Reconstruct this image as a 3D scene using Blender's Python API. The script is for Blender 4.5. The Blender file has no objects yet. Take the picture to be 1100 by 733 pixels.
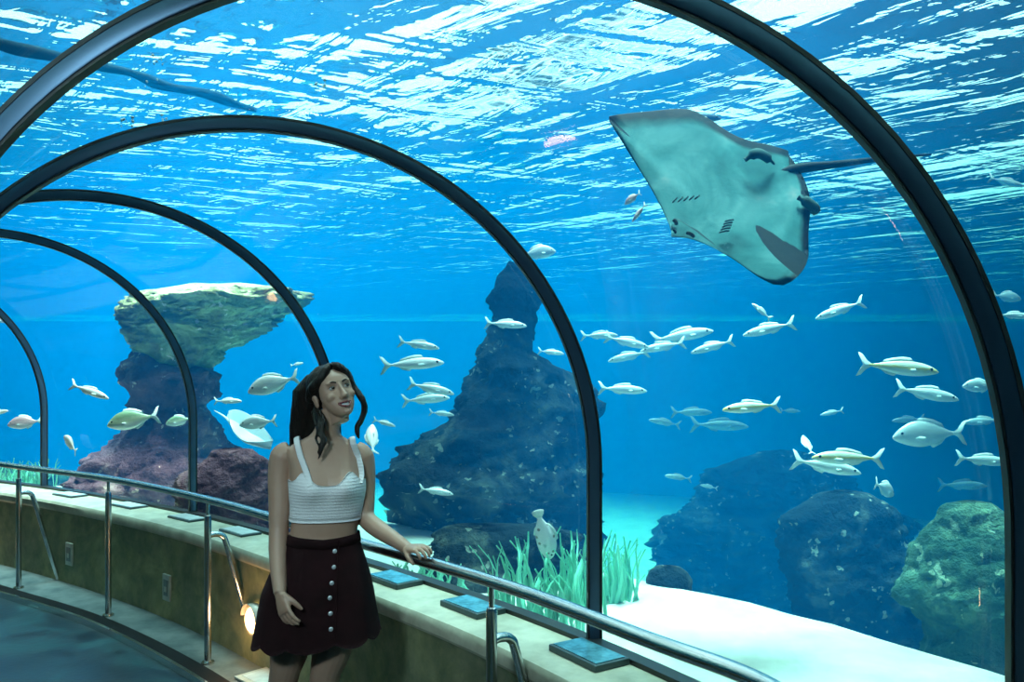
import bpy, math, random
import numpy as np
from mathutils import Vector, Matrix, noise as mnoise

random.seed(7)
RNG = np.random.default_rng(7)
SC = bpy.context.scene
COL = SC.collection
F_PX, Y_HOR, CAM_Z = 900.0, 400.0, 1.6


def at(px, py, d):
    """A point of the place that the photograph shows at pixel (px, py), d metres in front of the camera."""
    return np.array([(px - 550.0) / F_PX * d, d, CAM_Z + (Y_HOR - py) / F_PX * d])


# ------------------------------------------------------------------ object helpers
def mesh_data(name, verts, faces, smooth=True):
    me = bpy.data.meshes.new(name)
    me.from_pydata([tuple(map(float, v)) for v in verts], [], [tuple(map(int, f)) for f in faces])
    me.validate()
    if smooth:
        me.polygons.foreach_set('use_smooth', [True] * len(me.polygons))
    me.update()
    return me


def obj(name, geo, mats, parent=None, smooth=True):
    me = mesh_data(name, geo[0], geo[1], smooth)
    if not isinstance(mats, (list, tuple)):
        mats = [mats]
    for m in mats:
        me.materials.append(m)
    if len(geo) > 2:
        me.polygons.foreach_set('material_index', list(geo[2]))
    o = bpy.data.objects.new(name, me)
    COL.objects.link(o)
    if parent is not None:
        o.parent = parent
    return o


def empty(name, loc=(0, 0, 0)):
    o = bpy.data.objects.new(name, None)
    o.location = loc
    o.empty_display_size = 0.1
    COL.objects.link(o)
    return o


def tag(o, label, cat, group=None):
    o['label'] = label
    o['category'] = cat
    if group:
        o['group'] = group
    return o


def struct(o, label=None):
    o['kind'] = 'structure'
    if label:
        o['label'] = label
    return o


def shade_auto(o, deg=40):
    me = o.data
    try:
        me.set_sharp_from_angle(angle=math.radians(deg))
    except Exception:
        pass
    return o


class Geo:
    """Collects vertices and faces of one mesh."""
    def __init__(self):
        self.v, self.f, self.m = [], [], []

    def add(self, g, mi=0):
        n = len(self.v)
        self.v.extend([tuple(p) for p in g[0]])
        self.f.extend([tuple(i + n for i in f) for f in g[1]])
        self.m.extend([mi] * len(g[1]))
        return self

    def out(self):
        return self.v, self.f, self.m


def grid_faces(nu, nv, closed_u=False, closed_v=False, flip=False):
    fs = []
    for i in range(nu if closed_u else nu - 1):
        for j in range(nv if closed_v else nv - 1):
            a, b = i * nv + j, ((i + 1) % nu) * nv + j
            c, d = ((i + 1) % nu) * nv + (j + 1) % nv, i * nv + (j + 1) % nv
            fs.append((a, d, c, b) if flip else (a, b, c, d))
    return fs


def loft(rings, cap=True, closed=True):
    """rings: list of (n,3) arrays of equal n. Rings counter-clockwise seen from the tip give outward normals."""
    n = len(rings[0])
    v = [p for r in rings for p in r]
    f = grid_faces(len(rings), n, False, closed, True)
    if cap and closed:
        f.append(tuple(range(n))[::1])
        f.append(tuple((len(rings) - 1) * n + i for i in range(n))[::-1])
        f[-2] = tuple(reversed(f[-2])) if False else f[-2]
    return v, f


def frames_along(pts, up=(0, 0, 1)):
    pts = np.asarray(pts, float)
    t = np.gradient(pts, axis=0)
    t /= np.linalg.norm(t, axis=1)[:, None] + 1e-12
    up = np.array(up, float)
    out = []
    prev = None
    for k in range(len(pts)):
        if prev is None:
            u = up - t[k] * (up @ t[k])
            if np.linalg.norm(u) < 1e-3:
                u = np.array([1.0, 0, 0]) - t[k] * t[k][0]
        else:
            u = prev - t[k] * (prev @ t[k])
        u /= np.linalg.norm(u)
        prev = u
        out.append((pts[k], t[k], u, np.cross(t[k], u)))
    return out


def tube(pts, rad, n=12, cap=True, up=(0, 0, 1)):
    """A round tube through pts; rad is a number, or one per point, or (r_side, r_up) per point."""
    fr = frames_along(pts, up)
    rings = []
    for k, (p, t, u, s) in enumerate(fr):
        r = rad if np.isscalar(rad) else rad[k]
        ra, rb = (r, r) if np.isscalar(r) else r
        a = np.arange(n) / n * 2 * np.pi
        rings.append(p + ra * np.cos(a)[:, None] * s + rb * np.sin(a)[:, None] * u)
    return loft(rings, cap)


def catmull(P, n=8):
    P = np.asarray(P, float)
    Q = np.vstack([2 * P[0] - P[1], P, 2 * P[-1] - P[-2]])
    out = []
    for i in range(1, len(Q) - 2):
        for k in range(n):
            t = k / n
            a, b, c, d = Q[i - 1], Q[i], Q[i + 1], Q[i + 2]
            out.append(0.5 * (2 * b + (c - a) * t + (2 * a - 5 * b + 4 * c - d) * t * t + (3 * b - a - 3 * c + d) * t ** 3))
    out.append(P[-1])
    return np.array(out)


def box(c, s, R=None, bev=0.0):
    """A box, optionally with its edges cut, as (verts, faces). R: 3x3 rotation."""
    import bmesh
    bm = bmesh.new()
    bmesh.ops.create_cube(bm, size=1.0)
    for v in bm.verts:
        v.co = Vector((v.co.x * s[0], v.co.y * s[1], v.co.z * s[2]))
    if bev > 0:
        bmesh.ops.bevel(bm, geom=bm.edges[:], offset=bev, segments=2, affect='EDGES', profile=0.5)
    bm.verts.index_update()
    vs = np.array([v.co[:] for v in bm.verts])
    fs = [tuple(v.index for v in f.verts) for f in bm.faces]
    bm.free()
    if R is not None:
        vs = vs @ np.asarray(R).T
    return vs + np.asarray(c, float), fs


def rotz(a):
    c, s = math.cos(a), math.sin(a)
    return np.array([[c, -s, 0], [s, c, 0], [0, 0, 1.0]])


def uv_ball(c, r, nu=16, nv=12, R=None):
    r = np.ones(3) * r
    vs = [np.array([0, 0, 1.0])]
    for j in range(1, nv):
        th = math.pi * j / nv
        for i in range(nu):
            ph = 2 * math.pi * i / nu
            vs.append(np.array([math.sin(th) * math.cos(ph), math.sin(th) * math.sin(ph), math.cos(th)]))
    vs.append(np.array([0, 0, -1.0]))
    fs = [(0, 1 + i, 1 + (i + 1) % nu) for i in range(nu)]
    for j in range(nv - 2):
        for i in range(nu):
            a = 1 + j * nu
            fs.append((a + i, a + nu + i, a + nu + (i + 1) % nu, a + (i + 1) % nu))
    a = 1 + (nv - 2) * nu
    fs += [(a + i, len(vs) - 1, a + (i + 1) % nu) for i in range(nu)]
    vs = np.array(vs) * r
    if R is not None:
        vs = vs @ np.asarray(R).T
    return vs + np.asarray(c, float), fs


def fbm(p, octaves=4, lac=2.1, gain=0.5):
    a, s, q = 0.0, 1.0, Vector(p)
    for _ in range(octaves):
        a += s * mnoise.noise(q)
        q = q * lac + Vector((3.1, 7.7, 1.3))
        s *= gain
    return a


# ------------------------------------------------------------------ materials
class NT:
    def __init__(self, name):
        self.mat = bpy.data.materials.new(name)
        self.mat.use_nodes = True
        self.t = self.mat.node_tree
        self.t.nodes.clear()
        self.out = self.n('ShaderNodeOutputMaterial')

    def n(self, typ, inputs=None, **props):
        nd = self.t.nodes.new(typ)
        for k, v in props.items():
            setattr(nd, k, v)
        for k, v in (inputs or {}).items():
            if isinstance(v, bpy.types.NodeSocket):
                self.t.links.new(v, nd.inputs[k])
            else:
                nd.inputs[k].default_value = v
        return nd

    def link(self, a, b):
        self.t.links.new(a, b)

    def ramp(self, fac, stops, interp='LINEAR'):
        r = self.n('ShaderNodeValToRGB', {'Fac': fac})
        r.color_ramp.interpolation = interp
        el = r.color_ramp.elements
        while len(el) < len(stops):
            el.new(0.5)
        for e, (p, c) in zip(el, stops):
            e.position = p
            e.color = (*c, 1) if len(c) == 3 else c
        return r.outputs['Color']

    def noise(self, vec, scale, detail=4, rough=0.55, dist=0.0):
        return self.n('ShaderNodeTexNoise', {'Vector': vec, 'Scale': scale, 'Detail': detail, 'Roughness': rough, 'Distortion': dist}).outputs['Fac']

    def coord(self, scale=(1, 1, 1), rot=(0, 0, 0), which='Object'):
        c = self.n('ShaderNodeTexCoord').outputs[which]
        return self.n('ShaderNodeMapping', {'Vector': c, 'Scale': scale, 'Rotation': rot}).outputs['Vector']

    def math(self, op, a, b=0.0, clamp=False):
        return self.n('ShaderNodeMath', {0: a, 1: b}, operation=op, use_clamp=clamp).outputs[0]

    def bump(self, h, strength=0.3, dist=0.02, normal=None):
        i = {'Height': h, 'Strength': strength, 'Distance': dist}
        if normal is not None:
            i['Normal'] = normal
        return self.n('ShaderNodeBump', i).outputs['Normal']

    def principled(self, **kw):
        names = {'base': 'Base Color', 'rough': 'Roughness', 'metal': 'Metallic', 'normal': 'Normal', 'spec': 'Specular IOR Level', 'alpha': 'Alpha',
                 'sss': 'Subsurface Weight', 'coat': 'Coat Weight', 'emit': 'Emission Color', 'emit_s': 'Emission Strength', 'sheen': 'Sheen Weight', 'trans': 'Transmission Weight'}
        i = {}
        for k, v in kw.items():
            if k in ('base', 'emit') and not isinstance(v, bpy.types.NodeSocket) and len(v) == 3:
                v = (*v, 1)
            i[names[k]] = v
        return self.n('ShaderNodeBsdfPrincipled', i)

    def done(self, shader):
        self.link(shader.outputs[0] if hasattr(shader, 'outputs') else shader, self.out.inputs['Surface'])
        return self.mat


def plain(name, base, rough=0.5, metal=0.0, spec=0.5, var=0.0, scale=8.0, bump=0.0, **kw):
    m = NT(name)
    co = m.coord()
    i = dict(rough=rough, metal=metal, spec=spec, **kw)
    if var > 0:
        f = m.noise(co, scale)
        i['base'] = m.ramp(f, [(0.3, tuple(c * (1 - var) for c in base)), (0.7, tuple(min(1, c * (1 + var)) for c in base))])
    else:
        i['base'] = base
    if bump > 0:
        i['normal'] = m.bump(m.noise(co, scale * 3), bump, 0.01)
    return m.done(m.principled(**i))


# ------------------------------------------------------------------ the tunnel's line
# foot of each arch on the outer ledge (x, y) and the turn of its plane
ARCH = [(1.45, -2.5, -0.24, 2.15), (1.25, -0.4, -0.16, 2.15), (1.0, 1.65, -0.06, 2.15), (0.30, 3.10, 0.18, 2.0), (-0.98, 4.64, 0.50, 2.0),
        (-2.26, 5.92, 0.72, 2.0), (-4.06, 7.26, 0.90, 2.0), (-6.05, 8.30, 1.20, 2.0), (-8.3, 8.95, 1.45, 2.0)]
RAD, SPRING, LEDGE = 1.2, 1.25, 0.6
TUN = catmull(np.array(ARCH), 10)          # dense (x, y, turn, power of the arch's curve)


def section(st, off=0.0, n=48, zlow=LEDGE):
    """The arch curve of one station, from the outer foot over the crown to the inner foot, grown outward by off."""
    bx, by, ph, pw = st
    d = np.array([-math.cos(ph), -math.sin(ph)])
    leg = max(3, int((SPRING - zlow) / 0.12))
    u = np.linspace(0, np.pi, n)
    cu = np.sign(np.cos(u)) * np.abs(np.cos(u)) ** (2 / pw)
    su = np.abs(np.sin(u)) ** (2 / pw)
    a = np.concatenate([np.full(leg, -off), RAD - (RAD + off) * cu, np.full(leg, 2 * RAD + off)])
    z = np.concatenate([np.linspace(zlow, SPRING, leg, endpoint=False), SPRING + (RAD + off) * su,
                        np.linspace(SPRING, zlow, leg + 1)[1:]])
    return np.stack([bx + a * d[0], by + a * d[1], z], -1)


def off_line(a, z, sts=None):
    """The line along the tunnel at distance a inward from the outer foot."""
    sts = TUN if sts is None else sts
    return np.array([[s[0] - a * math.cos(s[2]), s[1] - a * math.sin(s[2]), z] for s in sts])
# ------------------------------------------------------------------ water, glass, ribs
Z_SURF = 4.7


def mat_water():
    m = NT('tank water')
    pos = m.n('ShaderNodeNewGeometry').outputs['Position']
    z = m.n('ShaderNodeSeparateXYZ', {0: pos}).outputs['Z']
    top = m.math('GREATER_THAN', z, Z_SURF - 0.02)
    # ripples on the open surface
    v0 = m.n('ShaderNodeMapping', {'Vector': pos, 'Rotation': (0, 0, math.radians(50))}).outputs['Vector']
    v1 = m.n('ShaderNodeMapping', {'Vector': v0, 'Scale': (0.45, 1.35, 1)}).outputs['Vector']
    v3 = m.n('ShaderNodeMapping', {'Vector': v0, 'Scale': (0.10, 0.22, 1)}).outputs['Vector']
    h3 = m.noise(v3, 1.0, 2, 0.5, 0.5)
    h1 = m.noise(v1, 0.62, 2, 0.5, 0.9)
    h2 = m.noise(v1, 1.9, 3, 0.5, 1.0)
    h0 = m.math('ADD', m.math('MULTIPLY', h1, 1.0), m.math('MULTIPLY', h2, 0.28))
    v4 = m.n('ShaderNodeMapping', {'Vector': m.n('ShaderNodeMapping', {'Vector': pos, 'Rotation': (0, 0, math.radians(-24))}).outputs['Vector'], 'Scale': (0.40, 1.25, 1), 'Location': (3, 7, 0)}).outputs['Vector']
    h4 = m.noise(v4, 0.85, 3, 0.5, 0.9)
    h0 = m.math('ADD', h0, m.math('MULTIPLY', h4, 0.55))
    h = m.math('ADD', h0, m.math('MULTIPLY', h3, 3.4))
    nrm = m.bump(h, 1.0, RIP)
    glass = m.n('ShaderNodeBsdfGlass', {'Color': (1, 1, 1, 1), 'Roughness': 0.0, 'IOR': IOR_SURF, 'Normal': nrm}, distribution='BECKMANN')
    clear = m.n('ShaderNodeBsdfTransparent')
    face = m.n('ShaderNodeLayerWeight', {'Blend': 0.5}).outputs['Facing']
    thru = m.math('MULTIPLY', m.math('POWER', m.math('SUBTRACT', 1.0, face), 1.8), 0.16)
    surf = m.n('ShaderNodeMixShader', {0: thru, 1: glass.outputs[0], 2: clear.outputs[0]})
    skin = m.n('ShaderNodeBsdfTransparent')
    mix = m.n('ShaderNodeMixShader', {0: top, 1: skin.outputs[0], 2: surf.outputs[0]})
    m.link(mix.outputs[0], m.out.inputs['Surface'])
    sc = m.n('ShaderNodeVolumeScatter', {'Color': (*SCAT_C, 1), 'Density': SCAT_D, 'Anisotropy': 0.0})
    ab = m.n('ShaderNodeVolumeAbsorption', {'Color': (*ABS_C, 1), 'Density': ABS_D})
    add = m.n('ShaderNodeAddShader', {0: sc.outputs[0], 1: ab.outputs[0]})
    m.link(add.outputs[0], m.out.inputs['Volume'])
    m.mat.volume_intersection_method = 'FAST' if hasattr(m.mat, 'volume_intersection_method') else None
    return m.mat


SCAT_C, SCAT_D = (0.000, 0.345, 1.0), 0.078
ABS_C, ABS_D = (0.02, 0.76, 0.965), 0.15
RIP, IOR_SURF = 0.78, 1.12

BX0, BX1, BY0, BY1, BZ0 = -40.0, 36.0, -8.0, 50.0, -2.6
g = Geo()
bv = [(x, y, z) for z in (BZ0, Z_SURF) for x, y in ((BX0, BY0), (BX1, BY0), (BX1, BY1), (BX0, BY1))]
bf = [(3, 2, 1, 0), (4, 5, 6, 7), (0, 1, 5, 4), (1, 2, 6, 5), (2, 3, 7, 6), (3, 0, 4, 7)]
g.add((bv, bf))
rings = [section(s, 0.055, 48, -0.3) for s in TUN]
n = len(rings[0])
cv = [p for r in rings for p in r]
cf = grid_faces(len(rings), n, False, True, False)
cf.append(tuple(range(n)))
cf.append(tuple((len(rings) - 1) * n + i for i in range(n))[::-1])
# normals of the hollow must point into the tunnel: check one face of the crown
mid = cf[(len(rings) // 2) * n + n // 2]
p0, p1, p2 = (np.array(cv[i]) for i in mid[:3])
nn = np.cross(p1 - p0, p2 - p0)
if nn[2] > 0:
    cf = [tuple(reversed(f)) for f in cf]
g.add((cv, cf))
water = obj('water', g.out(), mat_water(), smooth=False)
struct(water, 'blue tank water with a rippled bright surface')

m = NT('acrylic')
fr = m.n('ShaderNodeFresnel', {'IOR': 1.3}).outputs[0]
clear = m.n('ShaderNodeBsdfTransparent', {'Color': (0.985, 0.995, 1, 1)})
gl = m.n('ShaderNodeBsdfGlossy', {'Color': (1, 1, 1, 1), 'Roughness': 0.03})
ACRYLIC = m.done(m.n('ShaderNodeMixShader', {0: m.math('MULTIPLY', fr, 0.03), 1: clear.outputs[0], 2: gl.outputs[0]}))

for k in range(len(ARCH) - 1):
    sts = TUN[k * 10:(k + 1) * 10 + 1]
    ri = [section(s, 0.012, 48, LEDGE - 0.02) for s in sts]
    ro = [section(s, 0.034, 48, LEDGE - 0.02) for s in sts]
    nu, nv = len(ri), len(ri[0])
    v = [p for r in ri for p in r] + [p for r in ro for p in r]
    q = nu * nv
    f = grid_faces(nu, nv, flip=True) + [tuple(q + i for i in fc) for fc in grid_faces(nu, nv)]
    for j in range(nv - 1):
        f.append((j, q + j, q + j + 1, j + 1)); e = (nu - 1) * nv
        f.append((e + j, e + j + 1, q + e + j + 1, q + e + j))
    for i in range(nu - 1):
        f.append((i * nv, (i + 1) * nv, q + (i + 1) * nv, q + i * nv)); e = nv - 1
        f.append((i * nv + e, q + i * nv + e, q + (i + 1) * nv + e, (i + 1) * nv + e))
    p = obj('window_%d' % (k + 1), (v, f), ACRYLIC)
    struct(p, 'curved clear acrylic pane of the tunnel')

RIB = plain('rib metal', (0.07, 0.13, 0.21), 0.3, 0.55)
GASKET = plain('black gasket', (0.006, 0.007, 0.009), 0.45)


def rib(k, wide):
    st = np.array(ARCH[k])
    ph = st[2]
    ax = np.array([-math.sin(ph), math.cos(ph), 0.0])

    def sweep(prof):
        rr = []
        c = [section(st, o, 64, LEDGE) for o, _ in prof]
        for i in range(len(c[0])):
            rr.append(np.array([c[j][i] + ax * prof[j][1] for j in range(len(prof))]))
        return loft(rr)
    root = empty('arch_rib', (st[0], st[1], LEDGE))
    w = wide
    a = obj('metal_band', sweep([(-0.012, -w), (-0.016, -w * .9), (-0.016, w * .9), (-0.012, w), (0.020, w), (0.020, -w)]), RIB, root)
    g = Geo()
    g.add(sweep([(-0.0225, -w * .72), (-0.0225, w * .72), (-0.0155, w * .72), (-0.0155, -w * .72)]))
    g.add(sweep([(0.020, -w * 1.12), (0.020, w * 1.12), (0.030, w * 1.12), (0.030, -w * 1.12)]))
    b = obj('gasket', g.out(), GASKET, root)
    for o in (a, b):
        shade_auto(o, 50)
        o.matrix_parent_inverse = Matrix.Translation(-Vector(root.location))
    return root


RIB_LABEL = {1: 'dark arch rib passing over the walkway behind the camera', 2: 'wide dark metal arch rib that the stingray tail points at',
             3: 'tall dark arch rib whose foot stands beside the seaweed', 4: 'dark arch rib rising behind the woman\'s head',
             5: 'thin dark arch rib in front of the purple mushroom rock', 6: 'short dark arch rib furthest along the tunnel, over the first railing post'}
for k in range(1, 8):
    r = rib(k, 0.0165)
    tag(r, RIB_LABEL.get(k, 'dark arch rib beyond the end of the visible railing'), 'arch rib', 'arch ribs of the acrylic tunnel')

# ------------------------------------------------------------------ ledge wall, walkway
m = NT('mossy render')
co = m.coord()
a = m.noise(co, 2.4, 6, 0.66, 0.8)
b = m.noise(co, 9.0, 5, 0.6)
c1 = m.ramp(a, [(0.30, (0.035, 0.070, 0.042)), (0.46, (0.11, 0.15, 0.075)), (0.60, (0.25, 0.28, 0.12)), (0.72, (0.50, 0.46, 0.22))])
c2 = m.n('ShaderNodeMix', {0: 0.35, 6: c1, 7: m.ramp(b, [(0.3, (0.06, 0.08, 0.05)), (0.7, (0.45, 0.42, 0.28))])}, data_type='RGBA').outputs[2]
WALL = m.done(m.principled(base=c2, rough=0.75, normal=m.bump(b, 0.35, 0.01)))
m = NT('ledge stone')
co = m.coord()
b = m.noise(co, 7.0, 6, 0.6)
LEDGE_M = m.done(m.principled(base=m.ramp(b, [(0.3, (0.34, 0.34, 0.25)), (0.7, (0.62, 0.62, 0.48))]), rough=0.5, normal=m.bump(b, 0.2, 0.01)))


def strip(lines, mats_i=None):
    """Lofts open lines (equal length) into a sheet."""
    nu = len(lines)
    nv = len(lines[0])
    f = grid_faces(nu, nv)
    mi = []
    for i in range(nu - 1):
        mi += [(mats_i[i] if mats_i else 0)] * (nv - 1)
    return [p for l in lines for p in l], f, mi


LW = 0.34      # ledge width
# wall with the ledge on top: outer foot ... ledge back, ledge front (rounded), wall foot; the section is closed
prof = [(-0.045, -0.2), (-0.045, 0.585), (0.02, 0.600), (LW - 0.05, 0.600), (LW - 0.012, 0.592), (LW, 0.575), (LW, 0.535), (LW - 0.012, 0.52), (LW - 0.02, 0.50), (LW + 0.03, -0.2)]
g = strip([off_line(a, z) for a, z in prof], [0, 1, 1, 1, 1, 1, 1, 0, 0])
w = obj('wall_right', (g[0], [tuple(reversed(f)) for f in g[1]], g[2]), [WALL, LEDGE_M])
struct(shade_auto(w, 35), 'low mossy rendered wall with a pale stone ledge under the panes')
prof = [(2 * RAD + 0.045, -0.2), (2 * RAD + 0.045, 0.585), (2 * RAD - 0.02, 0.60), (2 * RAD - LW, 0.6), (2 * RAD - LW, 0.54), (2 * RAD - LW - 0.03, -0.2)]
g = strip([off_line(a, z) for a, z in prof], [0, 1, 1, 1, 0])
struct(shade_auto(obj('wall_left', g, [WALL, LEDGE_M]), 35), 'low mossy rendered wall on the inner side of the walkway')

# black sill channel that holds the panes on the ledge
g = strip([off_line(a, z) for a, z in [(0.045, 0.59), (0.045, 0.618), (-0.02, 0.618), (-0.04, 0.59)]])
struct(shade_auto(obj('trim_1', g, GASKET), 30), 'black channel along the foot of the panes')

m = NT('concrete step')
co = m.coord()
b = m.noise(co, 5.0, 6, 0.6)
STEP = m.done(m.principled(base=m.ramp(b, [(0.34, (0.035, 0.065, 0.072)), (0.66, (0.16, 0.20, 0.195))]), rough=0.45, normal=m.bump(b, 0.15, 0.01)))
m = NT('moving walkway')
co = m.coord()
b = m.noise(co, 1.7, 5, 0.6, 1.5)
FLOOR_M = m.done(m.principled(base=m.ramp(b, [(0.38, (0.002, 0.009, 0.020)), (0.5, (0.005, 0.024, 0.038)), (0.64, (0.014, 0.070, 0.082))]), rough=m.math('ADD', m.math('MULTIPLY', b, 0.25), 0.22), normal=m.bump(m.noise(co, 30, 3), 0.1, 0.01)))  # blue-green mottling paints reflected water light into the floor colour

# rail line (x, y): posts stand on it
RAILP = np.array([(-8.4, 8.05), (-6.6, 7.75), (-5.2, 7.25), (-4.25, 6.62), (-3.65, 6.2), (-2.65, 5.5), (-1.67, 4.6), (-0.85, 3.68), (-0.068, 2.8), (0.35, 2.2), (0.57, 1.87), (0.64, 1.5), (0.66, 1.1), (0.70, 0.2), (0.85, -2.3)])
RAIL = catmull(np.c_[RAILP, np.zeros(len(RAILP))], 10)


def shifted(line, off, z):
    t = np.gradient(line[:, :2], axis=0)
    t /= np.linalg.norm(t, axis=1)[:, None]
    nrm = np.stack([t[:, 1], -t[:, 0]], -1)      # toward the walkway for a line that runs to the camera
    p = line[:, :2] + nrm * off
    return np.c_[p, np.full(len(p), z)]


sgn = 1.0
test = shifted(RAIL, 0.2, 0)[60] - RAIL[60]
if test[0] > 0:
    sgn = -1.0
# step between wall and railing: from the wall foot to the edge trim
foot_x = off_line(LW - 0.05, 0.0, TUN)
nS = len(RAIL)
idx = np.linspace(len(TUN) - 1, 0, nS)
foot = np.array([foot_x[int(i)] * (1 - (i % 1)) + foot_x[min(int(i) + 1, len(foot_x) - 1)] * (i % 1) for i in idx])
edge = shifted(RAIL, sgn * 0.035, 0.0)
lines = [foot * (1 - t) + edge * t for t in np.linspace(0, 1, 5)]
lines.append(edge + np.array([0, 0, -0.12]))
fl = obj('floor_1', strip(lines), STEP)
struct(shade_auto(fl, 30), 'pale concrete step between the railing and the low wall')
e0, e1 = shifted(RAIL, sgn * 0.035, 0.004), shifted(RAIL, sgn * 0.13, 0.004)
lines = [e0 - np.array([0, 0, .1]), e0, e1, e1 - np.array([0, 0, 0.10])]
TRIM = plain('black edge trim', (0.003, 0.004, 0.005), 0.6, 0.0, 0.12)
struct(shade_auto(obj('trim_2', strip(lines), TRIM), 30), 'black edge strip along the walkway')
e2 = shifted(RAIL, sgn * 0.150, 0.012)
e1b = shifted(RAIL, sgn * 0.13, 0.012)
STEEL = plain('brushed steel', (0.55, 0.57, 0.58), 0.22, 1.0)
struct(shade_auto(obj('trim_3', strip([e1b - np.array([0, 0, .1]), e1b, e2, e2 - np.array([0, 0, 0.1])]), STEEL), 30), 'thin steel nosing of the walkway edge')
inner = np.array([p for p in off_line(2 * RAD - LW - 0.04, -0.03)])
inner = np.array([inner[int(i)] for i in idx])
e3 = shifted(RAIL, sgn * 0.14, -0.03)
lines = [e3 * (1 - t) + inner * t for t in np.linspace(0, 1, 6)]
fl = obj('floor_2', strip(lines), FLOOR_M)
struct(fl, 'dark walkway floor with reflected blue water light painted in')

# railing: one welded thing
rail = empty('handrail', (-0.068, 2.8, 0.0))
tag(rail, 'long curved steel handrail on posts with bent braces along the walkway', 'railing')
inv = Matrix.Translation(-Vector(rail.location))


def rail_part(name, geo, parent=None):
    o = obj(name, geo, STEEL, parent or rail)
    if parent is None:
        o.matrix_parent_inverse = inv
    return shade_auto(o, 50)


top = RAIL.copy(); top[:, 2] = 0.9
rail_part('rail_tube', tube(top, 0.0215, 16))
posts = [(-6.6, 7.75), (-5.2, 7.25), (-3.65, 6.2), (-2.65, 5.5), (-1.67, 4.6), (-0.85, 3.68), (-0.068, 2.8), (0.655, 1.25), (0.70, 0.2)]
for i, (x, y) in enumerate(posts):
    z = [0.0, 0.005, 0.012, 0.012, 0.70, 0.80, 0.812, 0.815, 0.89]
    r = [0.036, 0.036, 0.034, 0.019, 0.019, 0.019, 0.017, 0.0095, 0.0095]
    rail_part('post', tube([(x, y, q) for q in z], r, 16, up=(1, 0, 0)))
    if i in (0, 2, 4, 6, 8):
        k = np.argmin(((RAIL[:, :2] - (x, y)) ** 2).sum(1))
        o = shifted(RAIL, -sgn * 0.30, 0)[k] - RAIL[k]
        t = RAIL[min(k + 1, len(RAIL) - 1)] - RAIL[k - 1]
        t /= np.linalg.norm(t)
        o = o[:2] - 0.02 * t[:2]
        P = [(x, y, 0.70), (x + o[0] * .12, y + o[1] * .12, 0.705), (x + o[0] * .28, y + o[1] * .28, 0.69), (x + o[0] * .38, y + o[1] * .38, 0.63), (x + o[0] * .70, y + o[1] * .70, 0.30), (x + o[0], y + o[1], 0.0)]
        br = rail_part('brace', tube(catmull(P, 6), 0.0165, 12, up=(1, 0, 0)))
# ------------------------------------------------------------------ tank bed and walls
m = NT('sand')
co = m.coord()
b = m.noise(co, 3.0, 5, 0.6)
SAND = m.done(m.principled(base=m.ramp(b, [(0.3, (0.55, 0.52, 0.44)), (0.7, (0.80, 0.78, 0.70))]), rough=0.9, spec=0.1, normal=m.bump(m.noise(co, 2.2, 5), 0.4, 0.1)))
OD = [0.07, 0.3, 0.8, 1.4, 1.9, 2.2, 2.5, 2.9, 3.3, 3.7, 4.5, 6, 8, 11, 15, 20]
lines = []
for o in OD:
    L = off_line(-o, 0.0)
    for p in L:
        p[2] = 0.12 + 0.10 * fbm((p[0] * .35, p[1] * .35, 0)) + 0.12 * min(1, o / 2) - 2.4 * max(0.0, min(1, (o - 2.1) / 1.6)) ** 1.5
    lines.append(L)
sb = obj('sand_bed', strip(lines), SAND)
struct(sb, 'bright pale sand bed of the tank')
DEEP = plain('tank wall paint', (0.02, 0.08, 0.16), 0.9)
q = [(BX0 + .05, BY0 + .05, -2.5), (BX1 - .05, BY0 + .05, -2.5), (BX1 - .05, BY1 - .05, -2.5), (BX0 + .05, BY1 - .05, -2.5)]
struct(obj('floor_3', (q, [(0, 1, 2, 3)]), DEEP, smooth=False))
for i, nm in enumerate(('wall_south', 'wall_east', 'wall_north', 'wall_west')):
    a, b = np.array(q[i]), np.array(q[(i + 1) % 4])
    up = np.array([0, 0, Z_SURF + 2.45])
    struct(obj(nm, ([a, b, b + up, a + up], [(0, 1, 2, 3)]), DEEP, smooth=False))

# ------------------------------------------------------------------ rocks
def mat_rock(name, c_dark, c_mid, c_hi, spots=None):
    m = NT(name)
    co = m.coord()
    a = m.noise(co, 1.8, 7, 0.65, 0.6)
    b = m.noise(co, 9.0, 5, 0.65)
    col = m.ramp(a, [(0.32, c_dark), (0.52, c_mid), (0.68, c_hi)])
    if spots:
        wob = m.n('ShaderNodeTexNoise', {'Vector': co, 'Scale': 7.0, 'Detail': 3}).outputs['Color']
        cw = m.n('ShaderNodeMix', {0: 0.30, 6: co, 7: wob}, data_type='RGBA', blend_type='ADD').outputs[2]
        vor = m.n('ShaderNodeTexVoronoi', {'Vector': cw, 'Scale': 8.0, 'Randomness': 1.0}).outputs['Distance']
        msk = m.math('MULTIPLY', m.math('LESS_THAN', vor, 0.22), m.math('GREATER_THAN', a, 0.50))
        col = m.n('ShaderNodeMix', {0: msk, 6: col, 7: (*spots, 1)}, data_type='RGBA').outputs[2]
    return m.done(m.principled(base=col, rough=0.9, spec=0.06, normal=m.bump(b, 0.9, 0.12)))


ROCK_PURPLE = mat_rock('purple reef rock', (0.05, 0.022, 0.035), (0.22, 0.10, 0.12), (0.48, 0.30, 0.28), (0.85, 0.58, 0.46))
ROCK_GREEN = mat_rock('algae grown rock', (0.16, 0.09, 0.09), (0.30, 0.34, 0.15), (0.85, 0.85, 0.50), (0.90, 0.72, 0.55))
ROCK_DARK = mat_rock('dark reef rock', (0.004, 0.008, 0.010), (0.012, 0.020, 0.022), (0.11, 0.13, 0.10), (0.26, 0.30, 0.24))
ROCK_TEAL = mat_rock('greenish reef rock', (0.012, 0.035, 0.026), (0.05, 0.11, 0.07), (0.20, 0.32, 0.20), (0.3, 0.4, 0.28))


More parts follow.
